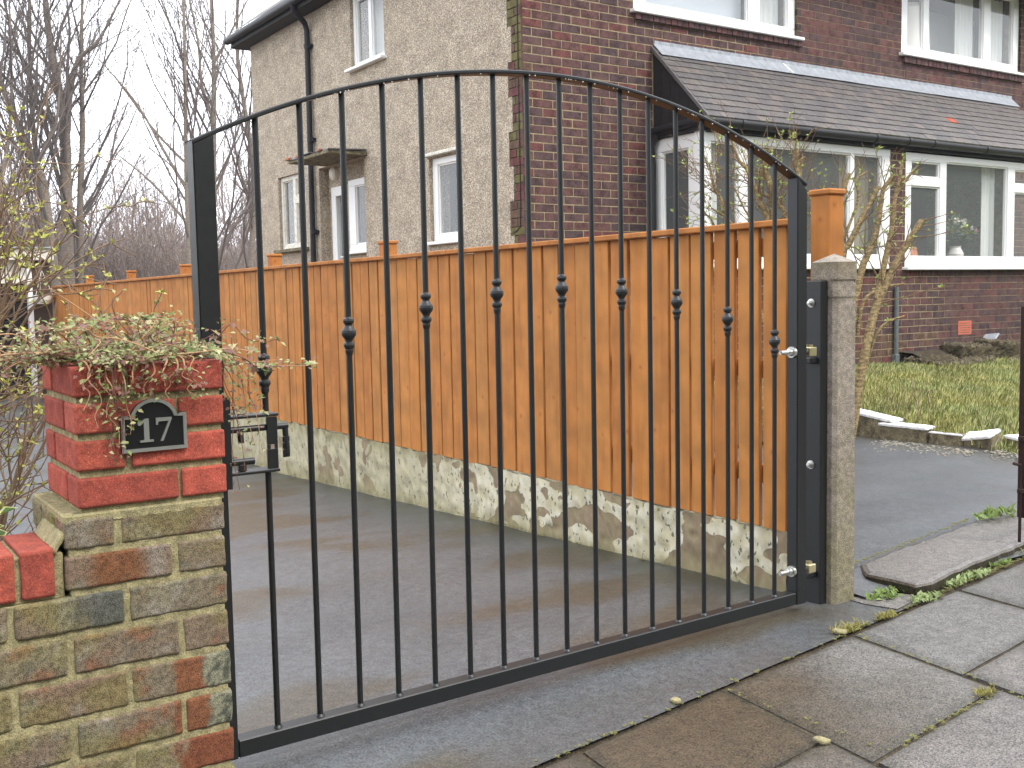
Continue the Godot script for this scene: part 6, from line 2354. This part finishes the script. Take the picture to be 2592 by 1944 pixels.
func ivy() -> void:
	var o := thing("ivy", "straggling variegated ivy heaped on top of the red brick pillar", "ivy", Vector3(0.65, 1.085, -2.54))
	var r := RandomNumberGenerator.new()
	r.seed = 88
	var shapes: Array = []
	for k in 6:
		shapes.append(ivy_leaf([0.025, 0.021, 0.028, 0.018, 0.023, 0.032][k], [0.25, 0.5, 0.1, 0.6, 0.35, 0.2][k]))
	var dark := Buf.new()
	var pale := Buf.new()
	var anchors: Array = []
	# trailing runners over the front, the sides and the top
	var runs: Array = []
	for i in 74:
		var p := Vector3(r.randf_range(-0.22, 0.18), 0.01, r.randf_range(-0.16, 0.15))
		var a := r.randf() * TAU
		var d := Vector3(cos(a), 0.15, sin(a) * 0.7)
		var q: Array = [p]
		for k in r.randi_range(4, 7):
			d = (d + Vector3(r.randf_range(-0.7, 0.7), r.randf_range(-0.35, 0.45), r.randf_range(-0.7, 0.7))).normalized()
			p += d * r.randf_range(0.03, 0.055)
			p.y = clampf(p.y, 0.008, 0.10 - 0.1 * absf(p.x))
			if p.x > 0.2:
				p.y -= 0.03
			q.append(p)
		runs.append([q, r.randf() < 0.35, 1.0])
	# down the front face
	for s in [[-0.095, 0.13, 0.02], [-0.04, 0.08, -0.02], [-0.005, 0.08, -0.01], [0.03, 0.05, 0.0], [0.065, 0.075, 0.02], [-0.08, 0.19, 0.02], [-0.085, 0.2, 0.0], [-0.09, 0.21, 0.012], [0.09, 0.06, 0.01], [-0.12, 0.05, 0.01], [-0.14, 0.09, 0.0], [-0.11, 0.17, 0.03], [-0.1, 0.11, 0.0], [-0.03, 0.07, 0.02], [-0.075, 0.15, 0.025], [0.05, 0.08, -0.02], [-0.13, 0.13, 0.02]]:
		var p := Vector3(s[0], 0.012, 0.13)
		var q: Array = [p, Vector3(s[0] + 0.005, 0.008, 0.158)]
		var n := 5
		for k in n:
			var t := (k + 1.0) / n
			q.append(Vector3(s[0] + s[2] * t + r.randf_range(-0.012, 0.012), -s[1] * t, 0.163 + 0.006 * sin(k * 2.0) + r.randf_range(0, 0.006)))
		runs.append([q, r.randf() < 0.6, 0.8])
	# long ones hanging at the right, beside the latch, and at the left
	for s in [[0.16, 0.05, 0.28, 0.07], [0.16, 0.03, 0.22, 0.10], [0.16, -0.02, 0.20, 0.08], [0.15, 0.07, 0.13, 0.10], [0.16, 0.06, 0.32, 0.05], [0.15, 0.0, 0.14, 0.11], [0.16, 0.08, 0.25, 0.10]]:
		var q: Array = [Vector3(s[0] - 0.06, 0.02, s[1]), Vector3(s[0], 0.025, s[1])]
		for k in 6:
			var t := (k + 1.0) / 6
			q.append(Vector3(s[0] + s[3] * sqrt(t) + r.randf_range(-0.01, 0.01), 0.025 - s[2] * t * t - 0.02 * t, s[1] + 0.04 * t + r.randf_range(-0.012, 0.012)))
		runs.append([q, r.randf() < 0.5, 1.1])
	for s in [[-0.2, 0.05, 0.18, -0.16], [-0.18, 0.1, 0.10, -0.2], [-0.2, -0.05, 0.06, -0.22], [-0.17, 0.12, 0.24, -0.08], [-0.2, 0.0, 0.0, -0.26], [-0.16, 0.08, -0.03, -0.2], [-0.2, 0.1, 0.04, -0.3]]:
		var q: Array = [Vector3(s[0] + 0.06, 0.02, s[1]), Vector3(s[0], 0.03, s[1])]
		for k in 5:
			var t := (k + 1.0) / 5
			q.append(Vector3(s[0] + s[3] * t + r.randf_range(-0.015, 0.015), 0.03 - s[2] * t * t + r.randf_range(-0.01, 0.01), s[1] - 0.03 * t + r.randf_range(-0.02, 0.02)))
		runs.append([q, r.randf() < 0.5, 1.2])
	# two shoots that stand up
	runs.append([[Vector3(-0.02, 0.05, 0.02), Vector3(-0.07, 0.09, 0.02), Vector3(-0.13, 0.14, 0.0), Vector3(-0.17, 0.17, -0.01)], true, 0.5])
	runs.append([[Vector3(0.0, 0.06, 0.0), Vector3(-0.03, 0.1, 0.0), Vector3(-0.04, 0.14, 0.01), Vector3(-0.02, 0.155, 0.01)], false, 0.9])
	runs.append([[Vector3(0.06, 0.05, 0.0), Vector3(0.07, 0.09, 0.0), Vector3(0.075, 0.115, 0.01)], false, 0.9])
	runs.append([[Vector3(0.12, 0.03, 0.05), Vector3(0.16, 0.05, 0.06), Vector3(0.20, 0.075, 0.07)], false, 0.2])
	for run in runs:
		var pts := smooth_path(run[0], 3)
		(pale if run[1] else dark).tube(pts, r.randf_range(0.0012, 0.0021) * (1.3 if run[1] else 1.0), 0.0008, 5)
		for i in pts.size():
			if r.randf() < 0.6 * run[2]:
				anchors.append([pts[i], (pts[min(i + 1, pts.size() - 1)] - pts[max(i - 1, 0)]).normalized()])
	put("stems", dark, M.ivy_stem, o)
	put("runners", pale, M.ivy_stem_pale, o)
	# loose leaves bedded in the heap as well
	for i in 190:
		anchors.append([Vector3(r.randfn(-0.02, 0.11), absf(r.randfn(0.0, 0.028)) + 0.012, r.randf_range(-0.13, 0.15)), Vector3(r.randf_range(-1, 1), 0.2, r.randf_range(-1, 1)).normalized()])
	var small := [Buf.new(), Buf.new(), Buf.new()]
	var n := 0
	for a in anchors:
		var d: Vector3 = (a[1] * 0.5 + Vector3(r.randf_range(-1, 1), r.randf_range(-0.6, 0.5), r.randf_range(-0.6, 1.0))).normalized()
		var up := (Vector3(r.randf_range(-0.6, 0.6), 0.9, r.randf_range(0.0, 1.0))).normalized()
		var x := up.cross(d).normalized()
		var bs := Basis(x, d.cross(x).normalized(), d)
		if n < 260:
			var lf := put("leaf", shapes[r.randi() % 6], M.ivy[r.randi() % 6], o)
			lf.transform = Transform3D(bs.scaled_local(Vector3.ONE * r.randf_range(0.6, 1.05)), a[0])
		n += 1
		for k in 3:
			var q: Vector3 = a[0] + Vector3(r.randf_range(-0.02, 0.02), r.randf_range(-0.01, 0.014), r.randf_range(-0.02, 0.02))
			leaf(small[r.randi() % 3], q, Vector3(r.randf_range(-1, 1), r.randf_range(-0.7, 0.7), r.randf_range(-1, 1)).normalized(), up, r.randf_range(0.008, 0.018), 0.009)
	for k in 3:
		put("small_leaves", small[k], M.ivy[[0, 1, 5][k]], o).set_meta("kind", "stuff")

func small_plants() -> void:
	# weeds in the cracks of the pavement edge
	var r := RandomNumberGenerator.new()
	r.seed = 99
	var spots := [
		[Vector3(3.52, 0.0, -2.62), 0.085, "leafy weed clump between the concrete post and the worn apron", 0],
		[Vector3(3.62, 0.0, -2.50), 0.07, "low weed at the foot of the chipped apron corner", 1],
		[Vector3(3.90, 0.0, -2.56), 0.06, "small weed under the front edge of the apron", 1],
		[Vector3(4.07, 0.0, -2.585), 0.085, "pale green weed clump midway along the apron edge", 1],
		[Vector3(4.35, 0.0, -2.63), 0.06, "spreading weed further right along the apron edge", 0],
		[Vector3(3.08, 0.0, -2.44), 0.065, "grassy tuft in the pavement crack in front of the concrete post", 2],
		[Vector3(3.32, 0.0, -2.455), 0.05, "mossy tuft in the crack right of the concrete post", 2],
		[Vector3(2.90, 0.0, -1.80), 0.04, "mossy tuft on the joint between the pavement slabs", 2],
		[Vector3(5.0, 0.06, -3.05), 0.13, "leafy weeds at the old gate's foot", 0],
		[Vector3(4.62, 0.0, -2.68), 0.08, "green weeds in the gap before the old gate", 2],
	]
	for s in spots:
		var o := thing("weed_clump", s[2], "weed", s[0])
		var b := Buf.new()
		var rad: float = s[1]
		for i in 70 if s[3] < 2 else 90:
			var a := r.randf() * TAU
			var p := Vector3(cos(a) * r.randf() * rad * 1.4, 0.0, sin(a) * r.randf() * rad * 0.55)
			var d := Vector3(r.randf_range(-1, 1), r.randf_range(0.3, 1.5), r.randf_range(-1, 1)).normalized()
			if s[3] < 2:
				leaf(b, p + Vector3(0, 0.003, 0), d, Vector3(r.randf_range(-0.5, 0.5), 1, 0.4), rad * r.randf_range(0.2, 0.5), rad * 0.2)
			else:
				leaf(b, p, d, Vector3(r.randf_range(-0.5, 0.5), 1, 0.4), rad * r.randf_range(0.3, 0.7), 0.005)
		put("leaves", b, M.weed[s[3]], o)
	# moss that follows the joints
	var tuft := Buf.new()
	for i in 14:
		var a := r.randf() * TAU
		leaf(tuft, Vector3(cos(a), 0, sin(a)) * r.randf() * 0.008, Vector3(cos(a) * 0.8, r.randf_range(0.2, 1.2), sin(a) * 0.8).normalized(), Vector3(0.1, 1, 0.2), r.randf_range(0.005, 0.011), 0.004)
	var pad := tuft.mesh()
	var places: Array = []
	var lines := [[Vector3(1.2, 0, -2.16), Vector3(3.1, 0, -2.425), 0.25], [Vector3(3.0, 0, -2.42), Vector3(3.86, 0, -2.54), 1.2], [Vector3(3.86, 0, -2.54), Vector3(5.4, 0, -2.76), 1.3], [Vector3(2.34, 0, -1.72), Vector3(2.98, 0, -1.79), 0.6], [Vector3(2.99, 0, -1.79), Vector3(2.75, 0, -1.2), 0.5], [Vector3(3.06, 0, -2.41), Vector3(2.99, 0, -1.79), 0.25], [Vector3(2.32, 0, -2.32), Vector3(2.33, 0, -1.72), 0.15], [Vector3(3.66, 0.05, -2.9), Vector3(5.2, 0.07, -3.15), 0.8], [Vector3(3.27, -0.02, -3.0), Vector3(3.27, -0.08, -5.5), 0.35]]
	for l in lines:
		var k := int(l[0].distance_to(l[1]) * 150.0 * l[2])
		for i in k:
			var p: Vector3 = l[0].lerp(l[1], r.randf())
			places.append(Transform3D(Basis(Vector3.UP, r.randf() * TAU).scaled(Vector3(1, r.randf_range(0.5, 1.1), 1) * r.randf_range(0.3, 1.1)), p + Vector3(r.randfn(0, 0.006), 0.0, r.randfn(0, 0.006))))
	var mm := MultiMesh.new()
	mm.transform_format = MultiMesh.TRANSFORM_3D
	mm.mesh = pad
	mm.instance_count = places.size()
	for i in places.size():
		mm.set_instance_transform(i, places[i])
	var mi := MultiMeshInstance3D.new()
	mi.name = "joint_moss"
	mi.multimesh = mm
	mi.material_override = M.moss
	add_child(mi)
	mi.set_meta("kind", "stuff")
	tag(mi, "olive moss growing along the joints of the pavement", "moss")
	# dry stalks by the edging and in the border
	for s in [[Vector3(6.95, 0.2, -5.0), 0.42, "dry brown stalks on the lawn just right of the concrete post"], [Vector3(12.2, 0.42, -7.15), 0.5, "dry stalks in the soil border under the right bay window"]]:
		var o := thing("dry_stalks", s[2], "stalks", s[0])
		var bufs := [Buf.new(), Buf.new()]
		for i in 8:
			var p := Vector3(r.randf_range(-0.35, 0.35), 0, r.randf_range(-0.2, 0.2))
			var d := Vector3(r.randf_range(-0.3, 0.3), 1, r.randf_range(-0.3, 0.3)).normalized()
			var h: float = s[1] * r.randf_range(0.5, 1.1)
			branch(bufs, PackedVector3Array([p, p + d * h * 0.5, p + d * h + Vector3(r.randf_range(-0.04, 0.04), 0, 0)]), 0.004, 0.002, 1, {levels = 2, density = [0, 9, 4], start = [0, 0.4, 0.3], angle = [25, 60], ratio = [0.15, 0.3], least = 0.04, rise = 0.2, wiggle = 0.2, thin = 0.0016}, r)
		put("stalks", bufs[1], M.left_twig, o)
